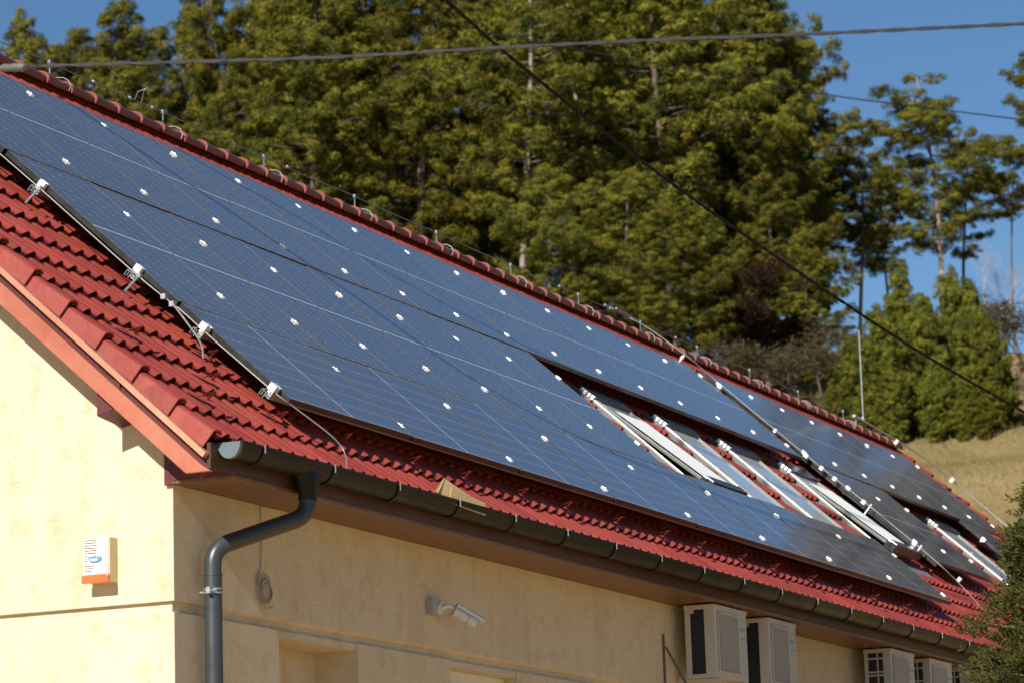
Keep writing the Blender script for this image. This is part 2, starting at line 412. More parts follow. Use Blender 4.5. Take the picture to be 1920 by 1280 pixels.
# clips on the ridge and metal bands
# timber along the verge
def vline(xr, h0, h1, v0, v1, m, nm, bev=0):
    b = MB(); b.rbox(xr, (v0, v1), (h0, h1)); return hpart(b, nm, m, False, bev)
vline((-3.452, -3.395), -.285, -.252, -2.3, 3.235, M['batten'], 'verge_batten', .002)
vline((-3.392, -3.365), -.40, -.287, -2.3, 3.262, M['maroon'], 'inner_verge_board')
# barge board, cut level at its foot
def onplane(v, h): p = rp(0, v, h); return p[1], p[2]
b = MB(); y0, z0 = onplane(-2.45, -.322); y1, z1 = onplane(3.262, -.322); y5, z5 = onplane(-2.45, -.430)
zc = OZ-2.458; y2 = -2.262; y3 = -2.105
b.prism([(0, y0, z0), (0, y1, z1), (0, y2, zc), (0, y3, zc), (0, y5, z5)], (-3.452, 0, 0), (-3.415, 0, 0))
hpart(b, 'barge_board', M['barge'], False, .003)
# purlin ends under the barge board
b = MB(); b.add(*[[(-3.41,-1.655,OZ-2.03),(-3.41,-1.655,OZ-1.87),(-3.41,-1.505,OZ-1.87),(-3.41,-1.505,OZ-2.07),
     (-3.125,-1.655,OZ-2.06),(-3.125,-1.655,OZ-1.87),(-3.125,-1.505,OZ-1.87),(-3.125,-1.505,OZ-2.10)],
     [(0,1,2,3),(7,6,5,4),(0,4,5,1),(1,5,6,2),(2,6,7,3),(3,7,4,0)]])
hpart(b, 'purlin_end', M['maroon'], False, .004)
b = MB(); b.box((-3.41, 1.94, OZ+.95), (-3.13, 2.10, OZ+1.25)); hpart(b, 'purlin_end', M['maroon'])
# eave box: soffit, fascia, end board
ZS = OZ-2.440; YW = -1.835; YF = -2.232
b = MB(); b.box((-3.150, YF-.012, ZS-.018), (22.9, YW-.002, ZS)); hpart(b, 'soffit', M['soffitb'])
b = MB(); b.box((-3.41, YF-.012, ZS+.003), (22.9, YF+.012, OZ-2.29)); hpart(b, 'fascia', M['soffit'])
b = MB(); b.box((-3.152, -2.245, ZS+.002), (-3.127, -1.80, ZS+.21)); b.box((-3.155, -1.838, ZS-.022), (-3.127, -1.795, ZS+.21)); hpart(b, 'eave_end_board', M['maroon'])
# walls
GY1 = APY + (APY-YW)                  # far eave wall
ZG0, ZG1 = OZ-3.185, OZ-3.120         # groove
def zroof(y):                          # underside of the roof at the wall
    return (APZ-.14) - abs(y-APY)*(SA/CA)
b = MB()
XW0, XW1 = -3.125, 22.75
b.prism([(0, YW, ZG1), (0, YW, ZS+.001), (0, YW+.03, zroof(YW+.03)), (0, APY, zroof(APY)), (0, GY1, zroof(GY1)), (0, GY1, ZG1)], (XW0, 0, 0), (XW0+.38, 0, 0))
b.box((XW0, YW+.38, 0), (XW0+.38, GY1, ZG0)); b.box((XW0+.030, YW+.030, ZG0), (XW0+.38, GY1, ZG1))
hpart(b, 'gable_wall', M['plaster'])
b = MB(); b.prism([(0, YW, 0), (0, YW, ZS+.001), (0, YW+.03, zroof(YW+.03)), (0, APY, zroof(APY)), (0, GY1, zroof(GY1)), (0, GY1, 0)], (XW1-.38, 0, 0), (XW1, 0, 0)); hpart(b, 'gable_wall', M['plaster'])
b = MB()
b.box((XW0+.38, YW, ZG1), (XW1-.38, YW+.38, ZS+.001))
b.box((XW0+.38, YW+.035, ZG0), (XW1-.38, YW+.38, ZG1))
b.box((XW0, YW, 0), (-1.88, YW+.38, ZG0))                       # corner pier
segs = [(-.835, .517), (1.60, 2.95), (4.05, 8.2), (9.3, 22.37)]
for s in segs: b.box((s[0], YW, 0), (s[1], YW+.38, ZG0))
for s in ((-1.88, -.835), (.517, 1.60), (2.95, 4.05), (8.2, 9.3)):
    b.box((s[0], YW+.012, ZG0-.045), (s[1], YW+.38, ZG0)); b.box((s[0], YW+.012, 0), (s[1], YW+.38, 2.6))
b.box((-1.88, YW+.30, 2.6), (-.835, YW+.38, ZG0-.045))
# chamfers that ease the groove
b.prism([(0, YW+.036, ZG1+.0), (0, YW+.001, ZG1+.0), (0, YW+.036, ZG1-.022)], (XW0+.38, 0, 0), (XW1-.38, 0, 0))
hpart(b, 'eave_wall', M['plaster'])
b = MB(); b.box((XW0+.38, GY1-.35, 0), (XW1-.38, GY1, OZ-2.4)); hpart(b, 'back_wall', M['plaster'])
def window(x0, x1, parent=house):
    b = MB(); yf = YW+.10; zt = ZG0-.045; zb = 2.62
    b.box((x0+.002, yf, zt-.085), (x1-.002, yf+.07, zt-.001)); b.box((x0+.002, yf, zb), (x1-.002, yf+.07, zb+.08))
    b.box((x0+.002, yf, zb+.08), (x0+.09, yf+.07, zt-.085)); b.box((x1-.09, yf, zb+.08), (x1-.002, yf+.07, zt-.085))
    b.box((.5*(x0+x1)-.05, yf-.004, zb+.08), (.5*(x0+x1)+.05, yf+.066, zt-.085))
    w = hpart(b, 'window', M['pvc'], False, .004)
    g = MB(); g.box((x0+.09, yf+.025, zb+.08), (x1-.09, yf+.04, zt-.085)); g.build('pane', M['glass'], w)
    return w
for s in ((.517, 1.60), (2.95, 4.05), (8.2, 9.3)): window(*s)
tag(house, 'yellow plastered house with a steep red tiled roof', 'house')
# snow hooks on the tiles
hk = MB()
def strap(mb, pts, wd):
    for i in range(len(pts)-1):
        a = np.array(pts[i]); c = np.array(pts[i+1])
        mb.add([rp(a[0]-wd, a[1], a[2]), rp(a[0]+wd, a[1], a[2]), rp(c[0]+wd, c[1], c[2]), rp(c[0]-wd, c[1], c[2]),
                rp(a[0]-wd, a[1]-.002, a[2]-.004), rp(a[0]+wd, a[1]-.002, a[2]-.004), rp(c[0]+wd, c[1]-.002, c[2]-.004), rp(c[0]-wd, c[1]-.002, c[2]-.004)],
               [(0,1,2,3),(7,6,5,4),(0,4,5,1),(1,5,6,2),(2,6,7,3),(3,7,4,0)])
strap(hk, [(0, -.14, -.172), (0, .0, -.136), (0, .035, -.128), (0, .050, -.062), (0, -.02, -.150)], .013)
strap(hk, [(0, .035, -.128), (0.0, .055, -.125)], .028)
hk_me = hk.mesh('snow_hook')
base = np.array(rp(0, 0, 0))
hooks = [(-3.0, 2.09), (-2.10, 2.07), (-2.58, 2.43), (-3.02, 2.74), (-2.08, 2.71), (-1.28, 2.76)]
hooks += [(-.456+i*.862, 2.79+.003*i) for i in range(17)] + [(11.4, 2.14), (12.2, 2.14), (13.1, 2.45)]
for (x, v) in hooks:
    x = -3.038 + round((x+3.038)/.1545)*.1545 + .077
    o = link('snow_hook', hk_me, M['hook'], house); d = rp(x, v, 0) - base
    o.location = Vector(HB) + Vector(d); o.rotation_euler = (0, 0, 0)

# ------------------------------------------------------------------ solar panels
PW, PL_, GAP = 1.007, 1.674, .02
def panel_meshes():
    g = MB(); g.add([(.0055, .0055, .0), (PW-.0055, .0055, 0), (PW-.0055, PL_-.0055, 0), (.0055, PL_-.0055, 0)], [(0,1,2,3)])
    gm = g.mesh('glass')
    f = MB(); T = .0015; Bm = -.035
    for a, c in (((0, 0, Bm), (.0055, PL_, T)), ((PW-.0055, 0, Bm), (PW, PL_, T)), ((.0055, 0, Bm), (PW-.0055, .0055, T)), ((.0055, PL_-.0055, Bm), (PW-.0055, PL_, T))):
        f.box(a, c)
    f.add([(.011, .011, -.008), (PW-.011, .011, -.008), (PW-.011, PL_-.011, -.008), (.011, PL_-.011, -.008)], [(3,2,1,0)])
    fm = f.mesh('frame'); fm.materials.append(M['frame']); fm.materials.append(M['lip'])
    for p in fm.polygons:
        if p.normal.z > .9 and p.center.z > 0: p.material_index = 1
    return gm, fm
GM, FM = panel_meshes()
cl = MB(); cl.box((-.019, -.027, .0016), (.019, .027, .0070)); cl.box((-.009, -.033, -.03), (.009, .033, .0016)); cl.tube([(0, 0, .0075), (0, 0, .013)], .007, 6)
CLM = cl.mesh('clamp', False, .0015)
ce = MB(); ce.box((-.018, -.028, .0016), (.012, .028, .009)); ce.box((-.018, -.028, -.036), (-.004, .028, .0016)); ce.box((-.060, -.010, -.05), (-.02, .010, -.042))
CEM = ce.mesh('end_clamp', False, .002)
ORD = ['leftmost'] + [q+' from left' for q in ('second','third','fourth','fifth','sixth','seventh','eighth','ninth','tenth','eleventh','twelfth','thirteenth','fourteenth')] + ['rightmost']
def panel(x, vb, land, label, clamps, first=False, last=False, group=None):
    """x: left edge, vb: lower edge (v)."""
    if not land:
        E = Matrix.Rotation(ALPHA, 4, 'X'); loc = rp(x, vb, 0)
        e = empty('solar_panel', loc); e.rotation_euler = E.to_euler()
    else:
        E = Matrix.Rotation(ALPHA, 4, 'X') @ Matrix.Rotation(math.pi/2, 4, 'Z'); loc = rp(x+PL_, vb, 0)
        e = empty('solar_panel', loc); e.rotation_euler = E.to_euler()
    e.rotation_euler.x += R_(random.uniform(-.12, .12)); e.rotation_euler.y += R_(random.uniform(-.10, .10))
    link('glass', GM, M['cells'], e); link('frame', FM, None, e)
    for s in clamps:                      # distance up the slope from the lower edge
        if not land:
            o = link('clamp', CEM if first else CLM, M['aluw'], e); o.location = (0 if first else -.01, s, 0)
            if last:
                o = link('clamp', CEM, M['aluw'], e); o.location = (PW, s, 0); o.rotation_euler = (0, 0, math.pi)
        else:
            o = link('clamp', CEM if first else CLM, M['aluw'], e); o.location = (s, PL_ if first else PL_+.01, 0); o.rotation_euler = (0, 0, -math.pi/2)
            if last:
                o = link('clamp', CEM, M['aluw'], e); o.location = (s, 0, 0); o.rotation_euler = (0, 0, math.pi/2)
    tag(e, label, 'solar panel', group)
W_, LP = 1.02, 1.706
r1c = [-.01+1.489, -.01+.231]; r2c = [1.696-.399, 1.696-1.340]; r3c = [2.716-1.966, 2.716-2.596]
KL = -2
for i in range(15):
    panel((KL+i)*W_+.01, -.016, False, 'dark blue solar panel, %s in the long top row under the ridge' % ORD[i], r1c, i == 0, i == 14, 'panels of the top row')
ORD8 = ORD[:7] + ['rightmost']
for i in range(8):
    panel((KL+i)*W_+.01, 1.690, False, 'dark blue solar panel, %s in the middle row beside the skylights' % ORD8[i], r2c, i == 0, i == 7, 'panels of the middle row')
X3 = -2*W_+.0207*1.0
for i in range(8):
    panel(X3+i*LP+.016, 2.707, True, 'sideways dark blue solar panel, %s in bottom row above the gutter' % ORD8[i], r3c, i == 0, i == 7, 'panels of the bottom row')
XB = 13.815
ORD7 = ORD[:6] + ['rightmost']
for i in range(7):
    panel(XB+i*W_, -.016, False, 'greyish solar panel, %s in the far top row beyond the conductor' % ORD7[i], r1c, i == 0, i == 6, 'panels of the far top row')
for i in range(2):
    panel(XB+i*W_, 1.696, False, ['greyish solar panel between the metal conductor and its lower far neighbour', 'greyish solar panel just left of the far skylight'][i], r2c, i == 0, i == 1, 'panels of the far middle row')
panel(XB+5*W_-.05, 1.696, False, 'upright solar panel partly behind the cypress branches, right of the far skylight', r2c, True, True)
# rails carrying the panels (aluminium, seen below the panel edges)
def rails(name, x0, x1, vs, label):
    b = MB()
    for v in vs: b.rbox((x0, x1), (v-.02, v+.02), (-.083, -.037))
    o = b.build(name, M['galv']); tag(o, label, 'mounting rail'); 
    return o
rails('mounting_rail', -2.07, 13.28, [-1.489, -.231], 'metal rails carrying the long top row of solar panels')
rails('mounting_rail', -2.07, 6.16, [.399, 1.340], 'metal rails carrying the middle row of solar panels')
rails('mounting_rail', -2.06, 11.65, [1.966, 2.596], 'metal rails carrying the bottom row of solar panels above the gutter')
rails('mounting_rail', 13.76, 20.95, [-1.489, -.231], 'metal rails carrying the far top row of solar panels')
rails('mounting_rail', 13.76, 15.9, [.399, 1.340], 'metal rails carrying the two far middle solar panels')
# ------------------------------------------------------------------ roof windows
SK_V0, SK_V1 = .02, 1.50
def skylight(x0, label, open_=False, w=.92, apron=False):
    e = empty('skylight', rp(x0+.17, SK_V1, -.190)); e.rotation_euler = (ALPHA, 0, 0)
    Ls = SK_V1 - SK_V0
    b = MB()   # flashing
    b.box((-.055, -.10, -.03), (w+.055, Ls+.10, .008)); b.build('flashing', M['flash'], e)
    b = MB()   # outer frame
    for a, c in (((0, 0, 0), (.035, Ls, .052)), ((w-.035, 0, 0), (w, Ls, .052)), ((.035, 0, 0), (w-.035, .05, .050)), ((.035, Ls-.12, 0), (w-.035, Ls, .058))): b.box(a, c)
    b.build('frame', M['flash'], e, False, .006)
    b = MB(); b.box((.03, Ls-.17, .045), (w+.0, Ls+.02, .085)); b.tube([(.03, Ls-.17, .062), (w+.0, Ls-.17, .062)], .027, 10); b.build('top_hood', M['hood'], e, True)
    b = MB()
    for q in (.0, .045, .09, .135): b.box((-.010, Ls-.03-q-.030, .052), (.040, Ls-.03-q, .086+.004*(q > .1)))
    b.build('hinge_fitting', M['aluw'], e, False, .004)
    b = MB(); b.box((-.050, Ls-.20, -.01), (-.006, Ls+.03, .052)); b.build('side_cover', M['flash'], e, False, .004)
    tilt = R_(3.0) if open_ else 0
    s = empty('sash_pivot', (0, Ls-.15, .06), (-tilt if open_ else 0, 0, 0))
    # the sash is built directly in skylight coordinates, turned about its top edge
    Msh = Matrix.Translation((0, Ls-.16, .035)) @ Matrix.Rotation(-tilt, 4, 'X') @ Matrix.Translation((0, -(Ls-.16), -.055))
    bpy.data.objects.remove(s)
    b = MB()
    b.box((.038, .02, .060), (.070, Ls-.17, .092), Msh); b.box((w-.070, .02, .060), (w-.038, Ls-.17, .092), Msh)
    b.box((.070, .02, .060), (w-.070, .065, .090), Msh); b.build('sash', M['flash'], e, False, .005)
    b = MB(); b.box((.070, .065, .066), (w-.070, Ls-.17, .078), Msh); b.build('pane', M['roofglass'], e)
    # side guide rails, rounded and bright
    b = MB()
    for xx, rm in ((.016, M['alu']), (w-.016, M['galv'])):
        b = MB(); b.tube([(xx, -.03, .055), (xx, Ls-.17, .058)], .008, 8); b.build('side_rail', rm, e, True)
    if open_:
        b = MB(); n = 14; V = []; F = []
        for j in range(n+1):
            y = .03 + (Ls*.74-.03)*j/n
            for i, xx in enumerate(np.linspace(.10, w-.09, 5)):
                V.append(tuple(Msh @ Vector((xx, y, .100 + .006*math.sin(j*1.9+i)*math.sin(i*math.pi/4)))))
        for j in range(n):
            for i in range(4): F.append((j*5+i, j*5+i+1, (j+1)*5+i+1, (j+1)*5+i))
        b.add(V, F); b.build('awning_cloth', M['awning'], e, True)
        b = MB(); b.box((.03, -.10, .030), (w-.03, .025, .125), Msh); b.box((.015, -.04, .06), (.04, .02, .12), Msh); b.box((w-.04, -.04, .06), (w-.015, .02, .12), Msh)
        b.build('bottom_bar', M['hood'], e, False, .008)
    if apron:
        b = MB(); k = 16
        for i in range(k):
            xa = -.06 + i*(w+.16)/k; xb_ = xa + (w+.16)/k*.5; xc = xa + (w+.16)/k
            b.add([(xa, -.34, .012), (xb_, -.30, .040), (xc, -.34, .012), (xa, -.14, .016), (xb_, -.14, .040), (xc, -.14, .016)], [(0,1,4,3), (1,2,5,4)])
        b.build('ribbed_apron', M['flash'], e)
    tag(e, label, 'skylight', 'roof windows in the tiles')
    return e
skylight(7.22, 'propped open skylight with white awning and black bottom bar, nearest of the roof windows', True)
skylight(8.95, 'closed skylight with pale sky reflection, just right of the nearest open one')
skylight(10.64, 'closed skylight with silver rails in the middle of the row of four', False)
skylight(12.42, 'propped open skylight with white awning beside the metal conductor, far end of the four', True, .92, True)
skylight(17.50, 'closed skylight half hidden by cypress branches, far right between solar panels')

# ------------------------------------------------------------------ lightning protection
YR = APY; ZR = OZ+1.685
fx = lambda x: 1.70+(x-1.35)*1.017
posts_x = [-.035+1.735*i for i in range(0, 13)]
e = empty('lightning_conductor', (0, YR, ZR))
def wpart(mb, name, m, parent, sm=True):
    o = mb.build(name, m, parent, sm); o.location = -Vector(parent.location); return o
b = MB(); pts = []
for i in range(len(posts_x)-1):
    for t in np.linspace(0, 1, 7)[:-1]:
        x = posts_x[i] + t*(posts_x[i+1]-posts_x[i]); pts.append((x, YR, ZR+.105 - .012*math.sin(math.pi*t) + .003*math.sin(x*5)))
pts = [(-3.4, YR, ZR+.10)] + pts + [(posts_x[-1]+.15, YR, ZR+.11)]
b.tube(pts, .0048, 6); wpart(b, 'wire', M['wire'], e)
for x in posts_x:
    b = MB(); b.tube([(x, YR, ZR-.03), (x, YR, ZR+.10)], .006, 6); b.tube([(x+.014, YR, ZR-.01), (x+.014, YR, ZR+.10)], .0035, 5)
    b.box((x-.009, YR-.010, ZR+.092), (x+.016, YR+.010, ZR+.118))
    n = 9; R0 = .124
    for off_ in (.10,):
        b.tube([(x+off_, YR + R0*1.06*math.cos(a), APZ-.028+R0*.68*math.sin(a)) for a in np.linspace(-.5, math.pi+.5, n)], .004, 5)
    wpart(b, 'post', M['galv'], e)
for x in map(fx, (2.0, 2.55, 2.9, 5.2, 14.35, 11.1, 13.05, 12.75)):
    b = MB(); b.box((x-.018, YR-.009, ZR+.092), (x+.018, YR+.009, ZR+.112)); wpart(b, 'wire_connector', M['galv'], e, False)
b = MB(); b.tube([(fx(2.32), YR-.30, ZR+.085), (fx(2.42), YR-.15, ZR+.10), (fx(2.62), YR, ZR+.105)], .006, 5); wpart(b, 'wire_connector', M['galv'], e)
b = MB(); b.tube([(fx(2.32), YR-.27, ZR+.078), (fx(2.75), YR+.02, ZR+.100)], .006, 5); wpart(b, 'wire_connector', M['galv'], e)
b = MB(); b.tube([(fx(12.35), YR+.02, ZR+.13), (fx(12.9), YR-.02, ZR+.10)], .012, 6); wpart(b, 'wire_connector', M['galv'], e)
b = MB(); b.tube([(fx(12.55), YR-.03, ZR+.12), (fx(13.15), YR-.05, ZR+.075)], .010, 6); wpart(b, 'wire_connector', M['galv'], e)
b = MB(); b.tube([(fx(12.4), YR-.02, ZR+.10), (fx(12.8), YR+.02, ZR+.14)], .009, 6); wpart(b, 'wire_connector', M['galv'], e)

tag(e, 'thin metal lightning wire on short posts along the roof ridge', 'lightning conductor')
e = empty('lightning_rod', (21.61, YR, ZR))
b = MB(); b.tube(arc([(fx(20.55), YR, ZR+.10), (fx(20.93), YR, ZR+.12), (fx(20.95), YR, ZR+1.30)], .05), .0095, 7); wpart(b, 'rod', M['galv'], e)
b = MB(); b.tube([(fx(20.62), YR, ZR-.02), (fx(20.62), YR, ZR+.13)], .009, 6); wpart(b, 'bracket', M['galv'], e)
b = MB(); b.box((fx(20.56), YR-.02, ZR+.09), (fx(20.70), YR+.02, ZR+.125)); wpart(b, 'bracket', M['galv'], e)
b = MB(); b.box((fx(20.9), YR-.02, ZR+.10), (fx(20.97), YR+.02, ZR+.14)); wpart(b, 'bracket', M['galv'], e)

tag(e, 'tall thin lightning rod standing at the far end of the ridge', 'lightning rod')
# conductor beside the left panels, bent down to the gutter
e = empty('down_conductor', rp(-2.1, .4, -.1))
XC = -2.105
pts = [rp(XC+.02, -1.72, -.03), rp(XC, -.6, -.035), rp(XC, .43, -.03), rp(XC, 1.40, -.035), rp(XC+.05, 1.75, -.03), rp(XC+.05, 2.0, -.032), rp(XC+.06, 2.60, -.03), rp(XC+.14, 2.74, -.035), rp(XC+.28, 2.98, -.045),
       rp(XC+.33, 3.09, -.075), rp(XC+.24, 3.20, -.105), rp(XC+.20, 3.25, -.14), rp(XC+.195, 3.27, -.20)]
b = MB(); b.tube(spline(pts, 8), .0045, 7); wpart(b, 'wire', M['cond'], e)
b = MB()
b.tube(spline([rp(XC+.01, 1.70, -.025), rp(XC-.0, 1.86, -.05), rp(XC-.03, 2.05, -.085), rp(XC-.05, 2.14, -.14)], 6), .006, 6)
for v in (1.62, 1.70): 
    q = rp(XC+.02, v, -.03); b.box(tuple(q-.016), tuple(q+.016))
wpart(b, 'wire_connector', M['galv'], e)
for v, dx in ((.43, -.09), (1.40, -.09)):
    b = MB(); b.tube([rp(XC, v, -.03), rp(XC+dx, v+.035, -.145)], .008, 6); q = rp(XC, v, -.03); b.box(tuple(q-.014), tuple(q+.014)); wpart(b, 'post', M['galv'], e)
for v in (.395, 1.335, 1.955, 2.59):
    b = MB(); x = -2.045
    # bright end clamp with a square wire holder
    b.rbox((x-.022, x+.012), (v-.026, v+.026), (-.034, .010))
    o = wpart(b, 'clamp_block', M['aluw'], e, False)
    b = MB()
    for a, c in (((x-.075, -.045), (x-.075, -.085)), ((x-.045, -.042), (x-.045, -.085))):
        b.tube([rp(a[0], v-.02, a[1]), rp(c[0], v-.02, c[1])], .003, 5)
    b.tube([rp(x-.075, v-.02, -.045), rp(x-.02, v-.02, -.040)], .003, 5); b.tube([rp(x-.075, v-.02, -.085), rp(x-.045, v-.02, -.085)], .003, 5)
    b.tube([rp(x-.075, v+.015, -.045), rp(x-.075, v+.015, -.085)], .003, 5); b.tube([rp(x-.075, v-.02, -.045), rp(x-.075, v+.015, -.045)], .003, 5)
    wpart(b, 'wire_holder', M['galv'], e, False)
tag(e, 'bright metal conductor down the left edge of the panels, bending into the gutter', 'conductor')
# middle conductor, from the ridge down between the two arrays
e = empty('down_conductor', rp(13.5, 0, .02)); XM = 13.55
pts = [(13.45, YR, ZR+.10), rp(13.40, -2.35, .03), rp(13.40, -1.80, .055), rp(XM, -1.40, .030), rp(XM, -.1, .015), rp(XM-.03, .8, .02), rp(XM-.06, 1.7, .01), rp(XM+.0, 2.1, -.03), rp(XM+.05, 2.45, -.09)]
b = MB(); b.tube(spline(pts, 8), .0045, 7); wpart(b, 'wire', M['cond'], e)
b = MB()
for x, v, s in ((13.40, -1.85, .015), (XM, -1.36, .026), (XM, -.55, .015), (XM+.0, -.10, .024), (XM-.0, .12, .020), (XM, .31, .020), (XM, .72, .022), (XM-.05, 1.45, .022), (XM-.01, 2.05, .018)):
    b.rbox((x-s, x+s), (v-s, v+s), (-.01, .030))
wpart(b, 'clamp_block', M['aluw'], e, False)
for x, v in ((13.40, -1.85), (XM, .80), (XM-.05, 1.52)):
    b = MB(); b.tube([rp(x, v, .04), rp(x-.13, v+.05, -.14)], .009, 6); wpart(b, 'post', M['aluw'], e)
b = MB(); b.rbox((XM+.10, XM+.16), (-1.72, 1.72), (-.06, -.012)); wpart(b, 'edge_rail', M['frame'], e, False)
tag(e, 'bright metal conductor running down the roof between the two fields of solar panels', 'conductor')
e = empty('down_conductor', rp(22.6, -1.5, 0))
pts = [(21.3, YR, ZR+.11), rp(21.9, -2.25, .02), rp(22.4, -1.9, .02), rp(22.75, -1.3, -.02), rp(22.8, 0, -.06), rp(22.8, 2.8, -.08)]
b = MB(); b.tube(spline(pts, 8), .010, 7); wpart(b, 'wire', M['galv'], e)
b = MB()
for x, v in ((21.9, -2.25), (22.6, -1.55)): b.rbox((x-.022, x+.022), (v-.022, v+.022), (-.03, .03))
wpart(b, 'clamp_block', M['aluw'], e, False)
tag(e, 'thick metal conductor running down the far verge of the roof', 'conductor')

# ------------------------------------------------------------------ gutter and downpipe
e = empty('gutter', (-3.3, -2.345, OZ-2.29))
GYC, GZC, GR = -2.312, OZ-2.283, .070
XG0, XG1 = -3.31, 22.9
def half(xx, r, a0=math.pi, a1=2*math.pi, n=14):
    return [np.array((xx, GYC + r*math.cos(a), GZC + 1.28*r*math.sin(a))) for a in np.linspace(a0, a1, n)]
b = MB(); n = 14; xs = np.linspace(XG0, XG1, 60); V = []; F = []
for xx in xs: V += half(xx, GR) + half(xx, GR-.004)[::-1]
m2 = 2*n
for i in range(len(xs)-1):
    for j in range(m2): F.append((i*m2+j, i*m2+(j+1) % m2, (i+1)*m2+(j+1) % m2, (i+1)*m2+j))
F += [tuple(range(m2)), tuple(range((len(xs)-1)*m2, len(xs)*m2))[::-1]]
b.add(V, F); b.tube([(XG0, GYC-GR, GZC+.002), (XG1, GYC-GR, GZC+.002)], .0085, 8)
wpart(b, 'channel', M['gutter'], e)
b = MB(); ends = half(XG0-.012, GR+.003); ends2 = half(XG0+.02, GR+.003)
b.add(ends+ends2, [tuple(range(n)), tuple(range(2*n-1, n-1, -1))] + [(i, i+1, n+i+1, n+i) for i in range(n-1)] + [(0, n, 2*n-1, n-1)])
wpart(b, 'end_cap', M['gutter_in'], e, False)
for i in range(31):
    x = -3.04+.866*i
    b = MB(); rr = GR+.005
    ring = lambda xx: half(xx, rr+.002) + half(xx, rr-.004)[::-1]
    V = ring(x-.012)+ring(x+.012); b.add(V, [(j, (j+1) % m2, m2+(j+1) % m2, m2+j) for j in range(m2)] + [tuple(range(m2)), tuple(range(2*m2-1, m2-1, -1))])
    wpart(b, 'bracket', M['gutter'], e)
    b = MB(); b.box((x-.005, GYC-GR-.0125, GZC-.036), (x+.005, GYC-GR-.0095, GZC+.013))
    wpart(b, 'bracket_clip', M['galv'], e, False)
tag(e, 'long dark grey half round gutter hanging under the red eave tiles', 'gutter')
e = empty('downpipe', (-2.835, -1.92, 0))
b = MB(); xo = -2.385
path = arc([(xo, GYC, GZC-.12), (xo, GYC, GZC-.31), (-2.835, -1.925, OZ-2.80), (-2.835, -1.925, OZ-3.02)], .13, 9)
b.tube(path, .051, 20); wpart(b, 'elbow', M['pipe'], e)
b = MB(); b.tube([(-2.835, -1.925, OZ-2.96), (-2.835, -1.925, .05)], .0525, 20)
wpart(b, 'pipe', M['pipe'], e)
b = MB()
k = 20; r0 = []
# outlet funnel, wide along the gutter and round at the foot
for (hw, hd, z_) in ((.140, .060, GZC-.060), (.120, .068, GZC-.090), (.078, .062, GZC-.14), (.056, .056, GZC-.185), (.056, .056, GZC-.22)):
    r0.append([(xo+hw*math.cos(2*math.pi*j/k), GYC+hd*math.sin(2*math.pi*j/k), z_) for j in range(k)])
b.add([q for r in r0 for q in r], [(i*k+j, i*k+(j+1) % k, (i+1)*k+(j+1) % k, (i+1)*k+j) for i in range(len(r0)-1) for j in range(k)])
wpart(b, 'outlet_funnel', M['gutter'], e)
b = MB()
for z_, r in ((OZ-2.955, .0555), (OZ-3.035, .0565)): b.tube([(-2.835, -1.925, z_-.006), (-2.835, -1.925, z_+.006)], r, 20)
wpart(b, 'pipe_collar', M['pipe'], e)
b = MB()
for z_ in (OZ-3.038, OZ-3.06): b.tube([(-2.835, -1.925, z_-.005), (-2.835, -1.925, z_+.005)], .0575, 20)
b.box((-2.925, -1.955, OZ-3.068), (-2.875, -1.930, OZ-3.032)); b.tube([(-2.905, -1.99, OZ-3.05), (-2.905, -1.915, OZ-3.05)], .006, 6)
b.tube([(-2.835, -1.88, OZ-3.05), (-2.835, -1.84, OZ-3.05)], .007, 6)
wpart(b, 'pipe_clamp', M['galv'], e)
tag(e, 'grey round downpipe with double bend running down from the gutter beside the house corner', 'downpipe')
# cardboard scrap sitting in the gutter
e = MB()
e.add([rp(-.70, 3.26, -.10), rp(-.28, 3.04, -.085), rp(-.25, 3.045, -.092), rp(-.64, 3.27, -.12)], [(0,1,2,3)])
e.add([rp(-.70, 3.24, -.11), rp(-.28, 3.04, -.088), rp(.02, 3.20, -.115), rp(-.48, 3.30, -.13)], [(0,1,2,3)])
e.add([rp(-.58, 3.31, -.12), rp(-.40, 3.18, -.075), rp(.08, 3.22, -.098), rp(-.04, 3.33, -.135)], [(0,1,2,3)])
o = e.build('cardboard_scrap', M['card']); sm_ = o.modifiers.new('thick', 'SOLIDIFY'); sm_.thickness = .005
tag(o, 'folded piece of brown cardboard caught between the lowest tiles and the gutter', 'cardboard')

# ------------------------------------------------------------------ things on the walls
# alarm siren on the gable wall
e = empty('alarm_siren', (-3.125, -1.375, OZ-2.86)); ex, ey, ez = e.location
def spart(mb, nm, m, sm=False, bev=0): o = mb.build(nm, m, e, sm, bev); return o
b = MB(); b.box((-.088, -.090, -.130), (-.001, .078, .128)); o = spart(b, 'housing', M['sirent'], False, .008)
b = MB(); b.box((-.098, -.084, -.086), (-.0882, .078, .122)); cover = spart(b, 'front_cover', M['sirenw'], False, .003)
b = MB(); b.box((-.116, -.094, -.136), (-.0885, .082, -.090)); spart(b, 'strobe_lens', M['strobe'], False, .006)
b = MB(); z_ = .110
for i in range(13):
    w = .084 if i < 6 else (.022 if i < 10 else .066-.007*(i-10))
    b.box((-.0992, .072-w, z_-.0034), (-.0981, .072, z_+.0034)); z_ -= .0146
spart(b, 'louvre_slots', M['slot'])
b = MB(); prof = []
for a in np.linspace(.15*math.pi, 1.85*math.pi, 16): prof.append((0, .045*math.cos(a)*-1+.012, .017*math.sin(a)))
prof2 = [(0, .048, .014), (0, .040, .018), (0, .0, .020), (0, -.028, .014), (0, -.040, .021), (0, -.036, .010), (0, -.046, .004), (0, -.042, -.012), (0, -.030, -.016), (0, -.012, -.021), (0, .022, -.020), (0, .036, -.012)]
b.prism(prof2, (-.0996, 0, 0), (-.0981, 0, 0)); spart(b, 'logo_badge', M['navy'])
